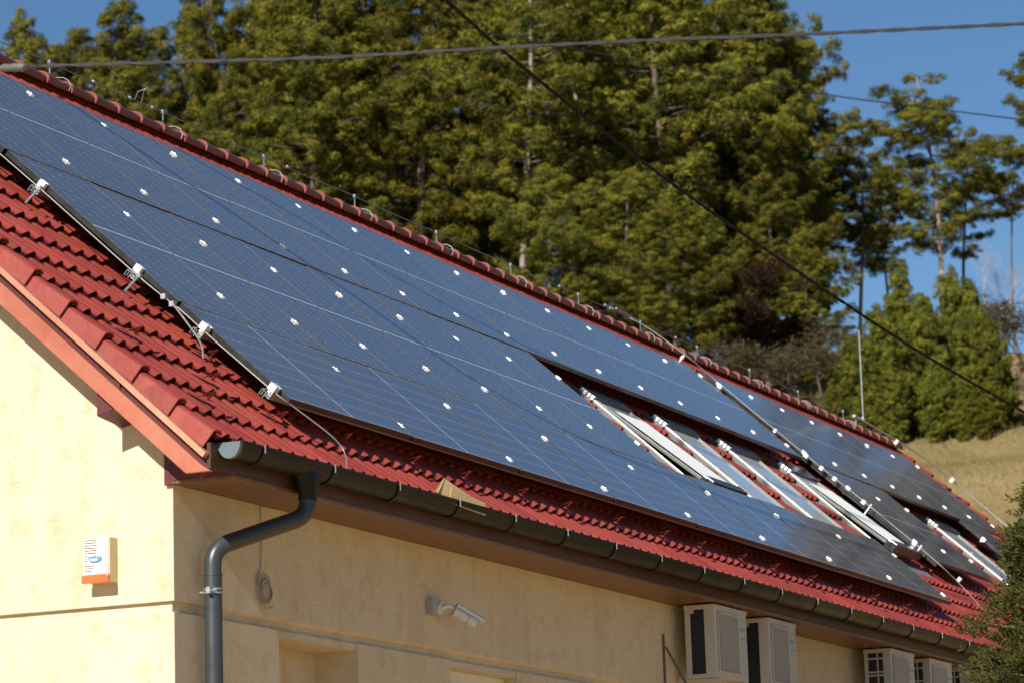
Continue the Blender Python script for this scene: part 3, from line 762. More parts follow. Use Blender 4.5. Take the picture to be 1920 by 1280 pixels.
b = MB(); b.prism([(0, p[1]*.86, p[2]*.80) for p in prof2], (-.1002, 0, 0), (-.0997, 0, 0)); spart(b, 'logo_badge', M['sirenb'])
def text_mesh(txt, size, m, parent, M4, nm='lettering'):
    cu = bpy.data.curves.new('t', 'FONT'); cu.body = txt; cu.size = size; cu.align_x = 'CENTER'; cu.align_y = 'CENTER'; cu.extrude = .0004
    to = bpy.data.objects.new('t', cu); COL.objects.link(to)
    dg = bpy.context.evaluated_depsgraph_get(); me = bpy.data.meshes.new_from_object(to.evaluated_get(dg))
    bpy.data.objects.remove(to); me.materials.clear()
    me.transform(M4); o = link(nm, me, m, parent); return o
MT = Matrix.Translation((-.1006, .010, 0)) @ Matrix(((0, 0, -1, 0), (-1, 0, 0, 0), (0, 1, 0, 0), (0, 0, 0, 1)))
text_mesh('Satel', .026, M['sirenw'], e, MT)
tag(e, 'white alarm siren box with louvred front and orange lens on the sunny gable wall', 'alarm siren')

# coil of grey wire on the eave wall
b = MB(); cxx, czz = -2.085, OZ-2.955
pts = [(-2.10, YW-.006, ZS-.0), (-2.10, YW-.012, ZS-.18), (-2.103, YW-.010, ZS-.30), (-2.12, YW-.012, OZ-2.84), (cxx-.075, YW-.014, OZ-2.88)]
for k in range(5):
    rx = .080 - .006*k + .004*math.sin(k*3); rz = .088 - .007*((k*2) % 3) - .005*k; dz = -.006*k
    for a in np.linspace(0, 2*math.pi, 22)[:-1]:
        pts.append((cxx + .006*math.sin(k*2.1) - rx*math.cos(a), YW-.016-.005*k-.004*math.sin(a+k), czz+dz + rz*math.sin(a)))
pts += [(cxx-.02, YW-.03, czz-.115), (cxx+.05, YW-.03, czz-.11), (cxx+.09, YW-.03, czz-.095)]
b.tube(spline(pts, 3), .0031, 6)
o = b.build('coiled_wire', M['wire'], None, True); tag(o, 'coil of thin grey wire hanging on the shaded wall right of the downpipe', 'wire coil')

# security camera
e = empty('security_camera', (.22, YW, OZ-2.86))
b = MB(); b.box((-.055, -.055, -.055), (.062, -.001, .052)); b.build('junction_box', M['camg'], e, False, .005)
b = MB(); b.tube([(.045, -.055, -.012), (.045, -.068, -.012)], .040, 16); b.tube(spline([(.050, -.066, -.008), (.075, -.095, .006), (.105, -.110, .004), (.135, -.125, -.012)], 5), .013, 10)
b.tube([(.122, -.118, -.004), (.150, -.133, -.022)], .020, 12); b.build('arm', M['camw'], e, True)
dv = Vector((.50, -.62, -.47)).normalized(); side = dv.cross(Vector((0, 0, 1))).normalized(); upv = side.cross(dv).normalized()
Mc = Matrix(((dv.x, side.x, upv.x, .135), (dv.y, side.y, upv.y, -.125), (dv.z, side.z, upv.z, -.012), (0, 0, 0, 1)))
b = MB(); prof = [(0, .034*math.cos(a), -.010+.036*math.sin(a)) for a in np.linspace(0, 2*math.pi, 17)[:-1]]
tmp = MB(); tmp.prism(prof, (.0, 0, 0), (.105, 0, 0)); b.add([tuple(Mc @ Vector(p)) for p in tmp.v], tmp.f)
tmp = MB(); tmp.prism([(q[0], q[1]*1.06, q[2]*1.06) for q in prof], (.107, 0, 0), (.168, 0, 0)); b.add([tuple(Mc @ Vector(p)) for p in tmp.v], tmp.f)
b.build('camera_body', M['camw'], e, True)
tmp = MB(); tmp.prism([(0, -.040, .012), (0, -.041, .034), (0, -.030, .043), (0, .030, .043), (0, .041, .034), (0, .040, .012), (0, .037, .012), (0, .037, .032), (0, .028, .039), (0, -.028, .039), (0, -.037, .032), (0, -.037, .012)], (-.006, 0, 0), (.205, 0, 0))
b = MB(); b.add([tuple(Mc @ Vector(p)) for p in tmp.v], tmp.f); b.build('sun_shield', M['camw'], e, True)
tmp = MB(); tmp.tube([(.1685, 0, -.010), (.171, 0, -.010)], .028, 14); b = MB(); b.add([tuple(Mc @ Vector(p)) for p in tmp.v], tmp.f); b.build('lens', M['dark'], e)
tmp = MB(); tmp.box((-.008, -.030, -.040), (.0, .030, .03)); b = MB(); b.add([tuple(Mc @ Vector(p)) for p in tmp.v], tmp.f); b.build('back_plate', M['camg'], e)
tag(e, 'white security camera with sun shield on a grey box, on the shaded eave wall', 'security camera')

# air conditioners under the eave
def ac(x0, w, label, kind, group=None):
    y0, y1 = -2.19, -1.945; zt = OZ-2.475; zb = zt-.56
    e = empty('air_conditioner', (x0, y0, zb)); D = y1-y0; H = zt-zb
    b = MB()
    b.box((0, 0, .0), (w, .012, H-.030)); b.box((.0, 0, H-.030), (w, D, H)); b.box((0, D-.02, .03), (w, D, H-.030)); b.box((w-.02, .012, .03), (w, D-.02, H-.03)); b.box((0, .012, 0), (w, D, .03))
    if kind == 0:
        b.box((0, .012, .03), (.012, .085, H-.030)); b.box((0, D-.045, .03), (.012, D-.02, H-.03)); b.box((.0, D-.075, H-.06), (.010, D-.045, H-.03))
    else:
        b.box((0, .012, .03), (.012, .070, H-.030)); b.box((0, D-.035, .03), (.012, D-.02, H-.03)); b.box((0, .115, .03), (.011, .128, H-.03))
        z_ = .03
        for h_ in (.03, .115, .03, .115, .03, .12):
            z_ += h_
            if z_ < H-.05: b.box((0, .070, z_), (.0115, D-.035, z_+.016))
    o = b.build('casing', M['white'], e, False, .003)
    b = MB(); b.box((.020, .07, .03), (.030, D-.02, H-.03)); b.build('coil', M['coil'], e)
    # top lid lip
    b = MB(); b.box((-.006, -.006, H-.026), (w+.006, D+.004, H+.004)); b.build('lid', M['white'], e, False, .003)
    # front fan panel with a raised border
    b = MB(); px0, px1, pz0, pz1 = .07, w-.20, .05, H-.055
    b.box((px0, -.006, pz0), (px1, -.001, pz1)); b.build('fan_panel', M['whitef'], e, False, .002)
    b = MB()
    b.tube(arc([(px0, -.008, pz0), (px0, -.008, pz1), (px1, -.008, pz1), (px1, -.008, pz0), (px0+.002, -.008, pz0)], .03), .006, 6); b.build('fan_panel_rim', M['white'], e, True)
    b = MB()
    for i in range(26): b.box((px0+.012, -.010, pz1-.03-.017*i), (px0+.026, -.0055, pz1-.023-.017*i))
    b.build('grille_slots', M['dark'], e)
    # emblem and small print (too small to read in the photo)
    b = MB(); q = w-.185
    b.box((q+.005, -.0025, H-.088), (q+.165, -.0005, H-.082))
    b.prism([(q+.035, 0, H-.175), (q+.022, 0, H-.150), (q+.036, 0, H-.118), (q+.046, 0, H-.150)], (0, -.0025, 0), (0, -.0005, 0))
    for i in range(5): 
        xx = q+.062+.020*i; b.box((xx, -.0025, H-.160), (xx+.004, -.0005, H-.138)); b.box((xx+.004, -.0025, H-.160), (xx+.013, -.0005, H-.156)); b.box((xx+.004, -.0025, H-.142), (xx+.013, -.0005, H-.138))
    b.box((q+.045, -.0025, H-.228), (q+.150, -.0005, H-.214))
    b.build('emblem', M['camg'], e)
    b = MB()
    for xx in (.06, w-.12): b.box((xx, -.0, -.035), (xx+.035, D+.105, -.003)); b.box((xx, D+.07, -.30), (xx+.035, D+.105, -.036)); 
    b.build('wall_bracket', M['white'], e)
    b = MB()
    for (xx, zz) in ((.02, H-.012), (w*.5, H-.012), (w-.03, H-.012)): b.tube([(xx, -.0085, zz), (xx, -.0055, zz)], .004, 6)
    b.build('screw', M['dark'], e)
    tag(e, label, 'air conditioner', 'air conditioners under the eave')
ac(4.575, .715, 'white outdoor air conditioner with open black side, nearest of the row under the eave', 0)
ac(5.80, .66, 'white outdoor air conditioner with open black side, second of the row under the eave', 0)
ac(8.98, .70, 'white outdoor air conditioner with windowed grille side, third from the camera under the eave', 1)
ac(10.16, .70, 'white outdoor air conditioner with windowed grille side, fourth of the row, between two others', 1)
ac(11.34, .70, 'white outdoor air conditioner farthest along the shaded eave', 1)
b = MB(); b.box((4.36, YW-.018, OZ-3.45), (4.372, YW-.002, OZ-2.70)); b.prism([(0, YW-.035, OZ-2.80), (0, YW-.006, OZ-2.78), (0, YW-.31, OZ-3.35), (0, YW-.33, OZ-3.35)], (4.362, 0, 0), (4.372, 0, 0)); b.box((4.36, YW-.36, OZ-3.38), (4.385, YW-.002, OZ-3.35))
o = b.build('wall_bracket', M['flash']); tag(o, 'empty grey triangular bracket on the wall left of the nearest air conditioner', 'bracket')

# ------------------------------------------------------------------ overhead cables
def cable(pts, r, name, label, m=M['cable'], twist=True, group=None, n=10):
    P = spline(pts, n); b = MB()
    if twist:
        for ph in (0, math.pi):
            Q = []; s = 0
            for i, p in enumerate(P):
                if i: s += np.linalg.norm(P[i]-P[i-1])
                Q.append(p + np.array([0, math.cos(s*22+ph), math.sin(s*22+ph)])*r*.48)
            b.tube(Q, r*.62, 6)
    else: b.tube(P, r, 6)
    o = b.build(name, m, None, True); tag(o, label, 'cable', group); return o
c2 = [(-7.5, -2.9, 9.6), (-4.0, -2.72, 8.62), (-1.03, -2.66, 7.92), (.19, -2.58, 7.80), (1.53, -2.6, 7.625), (2.82, -2.62, 7.49), (4.15, -2.72, 7.34), (5.61, -2.92, 7.08), (7.0, -3.09, 6.88), (8.34, -3.22, 6.77), (9.7, -3.36, 6.65), (14, -3.8, 6.4)]
# survey points of the twisted cable
c2 = [(835,0,21), (949,101,22.2), (1113,233,23.4), (1240,330,24.5), (1380,430,25.6), (1560,553,27), (1700,645,28), (1810,710,29), (1920,772,30)]
P2 = [CAM + sight(a, c)*d for a, c, d in c2]; P2 = [P2[0]*2-P2[1]+(P2[0]*1-P2[1])] + P2 + [P2[-1]*2-P2[-2], P2[-1]*4-P2[-2]*3]
cable(P2, .0135, 'overhead_cable', 'black twisted overhead cable crossing diagonally in front of the pines', n=30)
c1 = [(120,123), (400,115), (640,107), (900,92), (1240,75), (1500,65), (1920,45)]
P1 = [CAM + sight(a, c)*d for (a, c), d in zip(c1, np.linspace(14.6, 14, 7))]; P1 = [CAM+sight(-300, 140)*15.2, CAM+sight(20, 127)*14.7] + P1 + [P1[-1]*2-P1[-2], P1[-1]*5-P1[-2]*4]
cable(P1, .0088, 'overhead_cable', 'blurred dark overhead cable running almost level across the top of the view', n=16, m=simple('grey_cable', (.022, .022, .024), .55, 0, .2, 20, 0, .3))
q = CAM+sight(22, 127)*14.7; dq = (P1[2]-P1[1]); dq = dq/np.linalg.norm(dq)
b = MB(); b.tube([q-dq*.10, q-dq*.05, q-dq*.04, q+dq*.0, q+dq*.012, q+dq*.06, q+dq*.085], [.009, .013, .018, .016, .020, .017, .008], 12)
o = b.build('insulator', M['ceramic'], None, True); tag(o, 'grey insulator on the level cable above the left end of the ridge', 'insulator')
def far_wire(pts, D, r, label):
    P = [at(a, c, D) for a, c in pts]; o = cable(P, r, 'overhead_wire', label, twist=False, n=5, m=M['cable'])
far_wire([(900, 60), (1240, 122), (1545, 177), (1735, 202), (1920, 225), (2100, 245)], 92, .020, 'thin far wire sloping across the blue sky above the right hand pines')
far_wire([(1500, 350), (1640, 363), (1760, 372), (1920, 378), (2100, 380)], 135, .020, 'thin distant wire seen level through the trunks of the right hand pines')
far_wire([(1500, 385), (1700, 402), (1920, 402), (2100, 398)], 150, .020, 'lowest thin distant wire behind the bare tree on the right')
# two service cables higher up, out of the picture, whose shadows cross the panels
def shadow_cable(pts, t, label):
    P = [rp(x, v, 0) - SUN/SUN[0]*(t + .62*max(0, x-2)) for x, v in pts]; cable(P, .024, 'overhead_cable', label, twist=False, n=8)
shadow_cable([(1.2, -2.5), (2.5, -1.6), (3.3, -1.3), (3.8, -1.08), (4.1, -.85), (4.6, -.6), (6.0, -.2), (9.0, .35), (12.5, .9), (16, 1.3), (20, 1.6)], 4.0, 'higher overhead cable casting the upper thin shadow on the solar panels')
shadow_cable([(.3, -2.2), (1.2, -1.2), (2.3, .1), (2.62, .6), (2.75, .85), (2.9, 1.05), (3.2, 1.28), (3.8, 1.55), (4.8, 1.76), (5.9, 1.86), (8.5, 2.0), (13, 1.95), (18, 1.7)], 4.4, 'higher overhead cable casting the lower curved shadow on the solar panels')

# ------------------------------------------------------------------ terrain
SD = np.array([math.sin(R_(66)), math.cos(R_(66))])
def terrain(x, y):
    s = (x-CAM[0])*SD[0] + (y-CAM[1])*SD[1]; tt = -(x-CAM[0])*SD[1] + (y-CAM[1])*SD[0]
    t1 = np.clip((s-50)/35, 0, 1); z = 15.15*(t1*t1*(3-2*t1)*.35 + t1*.65)
    z = z + np.clip((s-85)/40, 0, 1)*9.7
    z = z + .35*np.sin(x*.31+1)*np.sin(y*.27)*t1 + .22*np.sin(x*.9+y*.5)*t1
    z = z - np.clip((s-126)/60, 0, 1)*2.0
    return z
us = np.concatenate([np.linspace(-60, 45, 22), np.linspace(48, 130, 90), np.geomspace(135, 900, 20)])
vs = np.concatenate([-np.geomspace(700, 95, 14), np.linspace(-90, 90, 100), np.geomspace(95, 700, 14)])
U_, V_ = np.meshgrid(us, vs, indexing='ij')
X = CAM[0] + U_*SD[0] - V_*SD[1]; Y = CAM[1] + U_*SD[1] + V_*SD[0]; Z = terrain(X, Y)
P = np.stack([X.ravel(), Y.ravel(), Z.ravel()], 1); nu, nv = X.shape
ii, jj = np.meshgrid(np.arange(nu-1), np.arange(nv-1), indexing='ij'); a = (ii*nv+jj).ravel()
me = np_mesh('hillside', P, np.stack([a, a+nv, a+nv+1, a+1], 1), True)
o = link('hillside', me, M['ground']); o['kind'] = 'structure'
b = MB(); b.box((-40, -30, -.02), (30, -1.9, .012)); b.box((-40, -1.9, -.02), (-3.2, 30, .012)); o = b.build('bounce_yard', M['bounce_yard']); o['kind'] = 'structure'  # unseen ground slab, added as a warm reflector before the house

# ------------------------------------------------------------------ plants
def unit(a): return a/np.maximum(np.linalg.norm(a, axis=1, keepdims=True), 1e-9)
def tufts(P, R, per, rs, wid, upb=.35, ln=(.75, 1.15), out=None, fl=.8, shell=0):
    """clusters of needle blades (diamond quads) round the points P with radii R"""
    n = len(P)*per; C0 = np.repeat(P, per, 0); rr = np.repeat(R, per)[:, None]
    d = unit(rs.normal(size=(n, 3))); d[:, 2] = d[:, 2]*fl + upb
    if out is not None: d = d + np.repeat(out, per, 0)*.5
    d = unit(d); L = rr*rs.uniform(ln[0], ln[1], (n, 1))
    side = unit(np.cross(d, rs.normal(size=(n, 3))))
    w = wid*rs.uniform(.7, 1.4, (n, 1)) if not hasattr(wid, '__len__') else np.repeat(wid, per)[:, None]
    a = C0 + d*L*.12; t = C0 + d*L; m = C0 + d*L*.55
    V = np.stack([a, m+side*w, t, m-side*w], 1)
    if shell > 0:                     # some blades turned flat to the outside, added for light and dark sides
        k = rs.rand(n) < shell; t2 = unit(np.cross(d, side)); c = C0 + d*L*.80; q = L*.34
        up = side*rs.normal(size=(n, 1)) + t2*rs.normal(size=(n, 1)); up = unit(up); sd = unit(np.cross(d, up))*w*1.7
        V[k] = np.stack([c-up*q, c+sd, c+up*q+d*L*.12, c-sd], 1)[k]
    V = V.reshape(-1, 3)
    F = np.arange(n*4).reshape(n, 4); return V, F
class TB:                              # tubes collected with numpy for trunks and limbs
    def __init__(s): s.mb = MB()
    def limb(s, pts, r, k=5): s.mb.tube(pts, r, k, False)
def pine_variant(seed, H=16.0, hb=4.0, R=3.2, nb=52, per=34, pr=.36, top=.25, wid=.022, sparse=0, dens=1.0, bend=.3, trr=.17, up=0):
    rs = np.random.RandomState(seed); tb = TB()
    tz = np.linspace(0, H, 12); bx = bend*np.sin(tz/H*2.4+rs.uniform(0, 6))*tz/H*2; by = bend*np.sin(tz/H*3.1+rs.uniform(0, 6))*tz/H*2
    bx -= bx[0]; by -= by[0]
    tb.limb([(bx[i], by[i], tz[i]) for i in range(12)], [trr*(1-.86*(z/H)**1.1)+.015 for z in tz], 7)
    pts, rad, outv = [], [], []
    for i in range(nb):
        t = (i+rs.uniform(0, 1))/nb; z = hb + (H-hb)*t**.92
        prof = (.55+.45*min(1, t/.3))*(1-(1-top)*max(0, (t-.45)/.55)**1.25)
        if rs.uniform() < sparse: continue
        L = R*prof*rs.uniform(.42, 1.22)*(.72 if math.sin(i*.9+seed) > .55 else 1); az = i*2.399 + rs.uniform(-.5, .5)
        cx0, cy0 = np.interp(z, tz, bx), np.interp(z, tz, by)
        dr = np.array([math.cos(az), math.sin(az)]); lift = rs.uniform(-.05, .30) + .35*t + up; curv = rs.uniform(.05, .22)
        path = []
        for s in np.linspace(0, 1, 7):
            r = L*s; path.append(np.array([cx0+dr[0]*r, cy0+dr[1]*r, z + lift*r*(.6) + curv*L*(s*s) - .10*L*math.sin(s*math.pi)]))
        tb.limb(path, [max(.008, .034*(1-s)*(L/R)+.008) for s in np.linspace(0, 1, 7)], 4)
        m = max(3, int(7*L/R*2.0*dens))
        for s in np.linspace(.34, 1.0, m):
            k = np.interp(s*6, range(7), [p[0] for p in path]), np.interp(s*6, range(7), [p[1] for p in path]), np.interp(s*6, range(7), [p[2] for p in path])
            lat = L*.36*(1.08-.62*s)
            for sd in ((-1, 1) if s < .95 else (0,)):
                if rs.uniform() < .16: continue
                q = sd*lat*rs.uniform(.25, 1.1)
                p = np.array([k[0]-dr[1]*q + rs.normal()*.12, k[1]+dr[0]*q + rs.normal()*.12, k[2] + rs.normal()*.16 + .10])
                pts.append(p); rad.append(pr*rs.uniform(.7, 1.25)); outv.append(np.array([dr[0]*.8-dr[1]*sd*.4, dr[1]*.8+dr[0]*sd*.4, .35]))
                if abs(q) > .5 and rs.uniform() < .4: tb.limb([np.array(k), p], [.018, .008], 3)
    P = np.array(pts); Rr = np.array(rad)
    V, F = tufts(P, Rr, per, rs, wid, .25, out=np.array(outv), fl=.85, shell=.5)
    tr_me = tb.mb.mesh('trunk', False); smooth(tr_me, 60)
    return np_mesh('crown', V, F), tr_me, H
VAR = {
 'full':  pine_variant(1, 16, 2.4, 3.3, 72, 84, .29, .30, .0105, dens=1.6),
 'full2': pine_variant(2, 16, 2.8, 3.1, 68, 84, .28, .34, .0105, dens=1.6),
 'low':   pine_variant(9, 16, 1.0, 4.2, 72, 84, .31, .25, .0110, dens=1.6),
 'spire': pine_variant(3, 16, 3.0, 2.5, 64, 80, .26, .10, .0100, dens=1.6),
 'high':  pine_variant(4, 16, 6.6, 2.9, 44, 84, .28, .30, .0105, sparse=.14, dens=1.35, trr=.11),
 'high2': pine_variant(7, 16, 7.4, 2.6, 36, 80, .27, .35, .0105, sparse=.18, dens=1.3, trr=.10),
 'thin':  pine_variant(6, 16, 10.5, 1.7, 24, 76, .27, .35, .010, sparse=.2, dens=1.3, bend=.5, trr=.09),
}
def young_variant(seed, H=5.0, R=1.05):
    return pine_variant(seed, H, .15, R, 44, 84, .20, .04, .0075, dens=1.5, bend=.08, trr=.06, up=.55)
VAR['young'] = young_variant(21); VAR['young2'] = young_variant(22, 5.0, .9); VAR['young3'] = young_variant(23, 5.0, 1.15)
PROTO = {}
def put_tree(var, px, D, topy, label, name='pine_tree', cat='pine tree', group='pines on the hill', wide=1.0, leaf=None, bark=None, seed=0):
    crown, trunk, H = VAR[var]
    b0 = at(px, 600, D); gz = float(terrain(b0[0], b0[1])) - .15
    top = at(px, topy, D); h = top[2]-gz
    e = empty(name, (top[0], top[1], gz)); s = h/H
    rr = random.Random(seed*31+7)
    e.scale = (s*wide, s*wide, s); e.rotation_euler = (0, 0, rr.uniform(0, 6.28))
    t = link('trunk', trunk, bark or M['bark'], e); c = link('crown', crown, leaf or M['pine'], e)
    tag(e, label, cat, group); return e
T = [
 ('spire', 30, 112, 45, 'pine treetop at the far left edge above the end of the ridge', 1.1),
 ('full2', 95, 124, 85, 'low dark pine top between the far left tree and the tall left spire', 1.0),
 ('spire', 215, 110, -5, 'tall pointed pine standing alone above the left part of the ridge', 1.25),
 ('full2', 292, 122, 75, 'shorter pine just right of the pointed left pine', 1.0),
 ('spire', 345, 114, 25, 'narrow pine with a knobbly top against the blue gap on the left', 1.0),
 ('full', 425, 109, 5, 'broad pine at the left shoulder of the tall grove', 1.0),
 ('full', 520, 116, -50, 'dense pine left of the grove centre rising past the top of the view', 1.1),
 ('full2', 600, 107, -60, 'sunlit pine above the third ridge post from the left', 1.15),
 ('full', 700, 118, -110, 'tall dense pine left of the diagonal cable at the top', 1.1),
 ('full', 780, 108, -90, 'broad sunlit pine where the two cables nearly meet', 1.1),
 ('full2', 880, 116, -130, 'tall pine directly behind the start of the diagonal cable', 1.2),
 ('high', 955, 104, -70, 'front pine with a bare lower trunk left of the pale trunks', 1.25),
 ('high', 1045, 110, -100, 'pine with the leftmost pale trunk near the middle of the view', 1.2),
 ('high', 1100, 112, -130, 'pine with the right of the paired pale trunks above the ridge', 1.25),
 ('full', 1180, 119, -150, 'tall dense pine right of the pale trunks, under the diagonal cable', 1.15),
 ('full2', 1250, 107, -60, 'bright front pine with long low boughs right of centre', 1.2),
 ('full', 1340, 114, -120, 'massive dark pine forming the right half of the grove', 1.15),
 ('full', 1372, 110, -75, 'tall pine on the right edge of the grove against the open sky', 1.0),
 ('full2', 1478, 119, 165, 'lower bulging pine on the right shoulder of the grove', 1.15),
 ('high2', 1520, 112, 330, 'half bare pine in the gap beside the grove with slim trunk', 1.2),
 ('high', 1592, 118, 262, 'slim pine left of the isolated tall pine, with thin forked stems', 1.35),
 ('high', 1738, 116, 138, 'isolated tall pine with rounded top against the sky on the right', 1.42),
 ('high2', 1790, 121, 255, 'thin pine leaning close behind the isolated tall pine', 1.35),
 ('thin', 1882, 118, 285, 'very thin pine with a long bare stem near the right edge', 1.2),
 ('high2', 1955, 113, 100, 'pine reaching into the view at the right edge', 1.5),
 ('full2', 1130, 132, -20, 'background pine between the pale trunks and the dark mass', 1.2),
 ('full', 1300, 130, 20, 'background pine behind the brown withered tree', 1.2),
 ('low', 1175, 100, 335, 'low spreading pine just above the ridge right of the pale trunks', 1.5),
 ('low', 1265, 98, 400, 'low spreading sunlit pine above the cable fittings on the ridge', 1.5),
 ('low', 1420, 108, 300, 'dark low pine filling the foot of the grove, behind the withered tree', 1.3),
 ('low', 1515, 106, 440, 'dark low pine at the right foot of the grove', 1.3),
 ('low', 1010, 101, 330, 'low pine between the bare front trunk and the ridge', 1.4),
 ('full', 1235, 122, 40, 'deep background pine under the middle of the diagonal cable', 1.2),
 ('full2', 1500, 124, 60, 'tall pine peeking over the right shoulder of the grove', 1.0),
 ('high', 1655, 124, 300, 'slender background pine left of the isolated tall pine', 1.1),
 ('full', 640, 132, -30, 'background pine deep in the left part of the grove', 1.3),
 ('full2', 480, 134, 30, 'background pine behind the left shoulder of the grove', 1.2),
 ('full', 980, 136, -60, 'background pine behind the middle of the grove', 1.3),
 ('full', 160, 132, 100, 'background pine low behind the far left ridge', 1.3),
 ('full2', 1420, 128, 200, 'background pine behind the right shoulder of the grove', 1.1),
]
for i, (var, px, D, ty, lab, wd) in enumerate(T):
    put_tree(var, px, D, ty, lab, wide=wd, seed=i, bark=M['bark2'] if px in (1045, 1100, 955) else M['bark'])
Yg = [
 ('young', 1560, 87, 720, 'dark low young pine where the ridge meets the thicket', 1.0),
 ('young2', 1600, 88, 640, 'small young pine left of the lightning rod', 1.0),
 ('young3', 1640, 87, 590, 'young pine just right of the lightning rod', .95),
 ('young', 1690, 90, 515, 'tallest young pine with a spiky top above the cable', .80),
 ('young2', 1730, 88, 565, 'sunlit young pine right of the spiky one', .95),
 ('young3', 1775, 90, 520, 'young pine growing beneath the isolated tall pine', .78),
 ('young', 1818, 88, 548, 'spiky young pine above the grassy mound', .85),
 ('young2', 1858, 87, 610, 'smaller young pine right of the spiky mound pine', .95),
 ('young3', 1885, 88, 700, 'rightmost low young pine beside the dry grass slope', .95),
 ('young3', 1670, 86, 690, 'front young pine low behind the end of the ridge', 1.0),
 ('young', 1748, 86, 690, 'front young pine in the middle of the mound edge', 1.0),
 ('young2', 1800, 86, 710, 'short front young pine at the mound edge', 1.1),
 ('young3', 1840, 86, 745, 'shortest front young pine at the mound edge', 1.1),
 ('young2', 1615, 86, 760, 'low front young pine under the lightning rod', 1.2),
]
for i, (var, px, D, ty, lab, wd) in enumerate(Yg):
    put_tree(var, px, D, ty, lab, 'young_pine', 'young pine', 'young pines on the mound', wd, M['young'], seed=100+i)
# bare and withered trees
def bare_variant(seed, H=7.0, spread=.5, depth=5, leaves=0, lw=.05, r0=.10):
    rs = np.random.RandomState(seed); mb = MB(); tips = []
    def grow(p, d, L, r, k):
        n = 4; pts = [p]; q = p.copy(); dd = d.copy()
        for i in range(n):
            dd = dd + rs.normal(size=3)*.10 + np.array([0, 0, .05]); dd /= np.linalg.norm(dd); q = q + dd*L/n; pts.append(q.copy())
            if k <= 2: tips.append(q.copy())
        mb.tube(pts, [r*(1-.35*i/n) for i in range(n+1)], 5 if k > 3 else 3, False)
        if k > 0:
            for j in range(3 if k > 2 else 3):
                nd = dd + rs.normal(size=3)*spread; nd[2] = abs(nd[2])*.7 + .25; nd /= np.linalg.norm(nd)
                grow(pts[-1 - (j % 2)*1], nd, L*rs.uniform(.62, .82), r*.58, k-1)
    grow(np.array([0, 0, 0.]), np.array([rs.normal()*.05, rs.normal()*.05, 1.]), H*.34, r0, depth)
    me = mb.mesh('branches'); 
    lm = None
    if leaves:
        tp = np.array(tips); idx = rs.randint(0, len(tp), leaves)
        P = tp[idx] + rs.normal(size=(leaves, 3))*.16
        V, F = tufts(P, np.full(leaves, .11), 6, rs, lw, 0, fl=1.0); lm = np_mesh('leaves', V, F)
    return me, lm, H
def put_bare(vm, px, D, topy, label, name, cat, bark, leaf=None, wide=1.0, rot=0, group=None):
    b0 = at(px, 600, D); gz = float(terrain(b0[0], b0[1]))-.1; top = at(px, topy, D); s = (top[2]-gz)/vm[2]
    e = empty(name, (top[0], top[1], gz), (0, 0, rot)); e.scale = (s*wide, s*wide, s)
    link('branches', vm[0], bark, e)
    if vm[1]: link('leaves', vm[1], leaf, e)
    tag(e, label, cat, group)
oak = bare_variant(31, 7, .75, 5, 6500, .028, .08)
bare = bare_variant(33, 6, .42, 6, 0, r0=.055); bush = bare_variant(35, 3.2, .75, 5, 500, .02, .03)
put_bare(oak, 1365, 101, 500, 'withered tree with dark brown leaves below the dark pine, above the ridge', 'withered_oak', 'oak tree', M['bark'], M['oak'], 1.0)
put_bare(oak, 1305, 103, 545, 'smaller withered brown tree left of the larger withered one', 'withered_oak', 'oak tree', M['bark'], M['oak'], 1.0, 2)
put_bare(oak, 1425, 103, 545, 'withered brown thicket tree right of the larger withered one', 'withered_oak', 'oak tree', M['bark'], M['oak'], 1.0, 4)
for i, (px, D, ty, lab) in enumerate([(1530, 103, 590, 'leafless shrub in the gap beside the young pines'), (1895, 108, 565, 'leafless shrub on the slope at the right edge'),
       (1850, 112, 600, 'leafless shrub behind the rightmost young pine'), (1915, 98, 660, 'tan leafless shrub lowest on the slope at the right edge'),        (1500, 95, 625, 'tangled shrub left of the dark low young pine'), (1555, 97, 640, 'tangled shrub behind the dark low young pine'), (1400, 95, 640, 'tangled shrub under the withered tree'), ]):
    put_bare(bush, px, D, ty, lab, 'leafless_shrub', 'shrub', M['twigb'] if 'twigb' in M else M['bark'], M['twig'], 1.6, i*1.3, 'leafless shrubs')
put_bare(bare, 1845, 116, 455, 'pale leafless birch leaning against the sky on the right', 'bare_birch', 'birch', M['birch'], None, .75, 1)
put_bare(bare, 1880, 124, 500, 'smaller leafless birch right of the leaning one', 'bare_birch', 'birch', M['birch'], None, .7, 3)
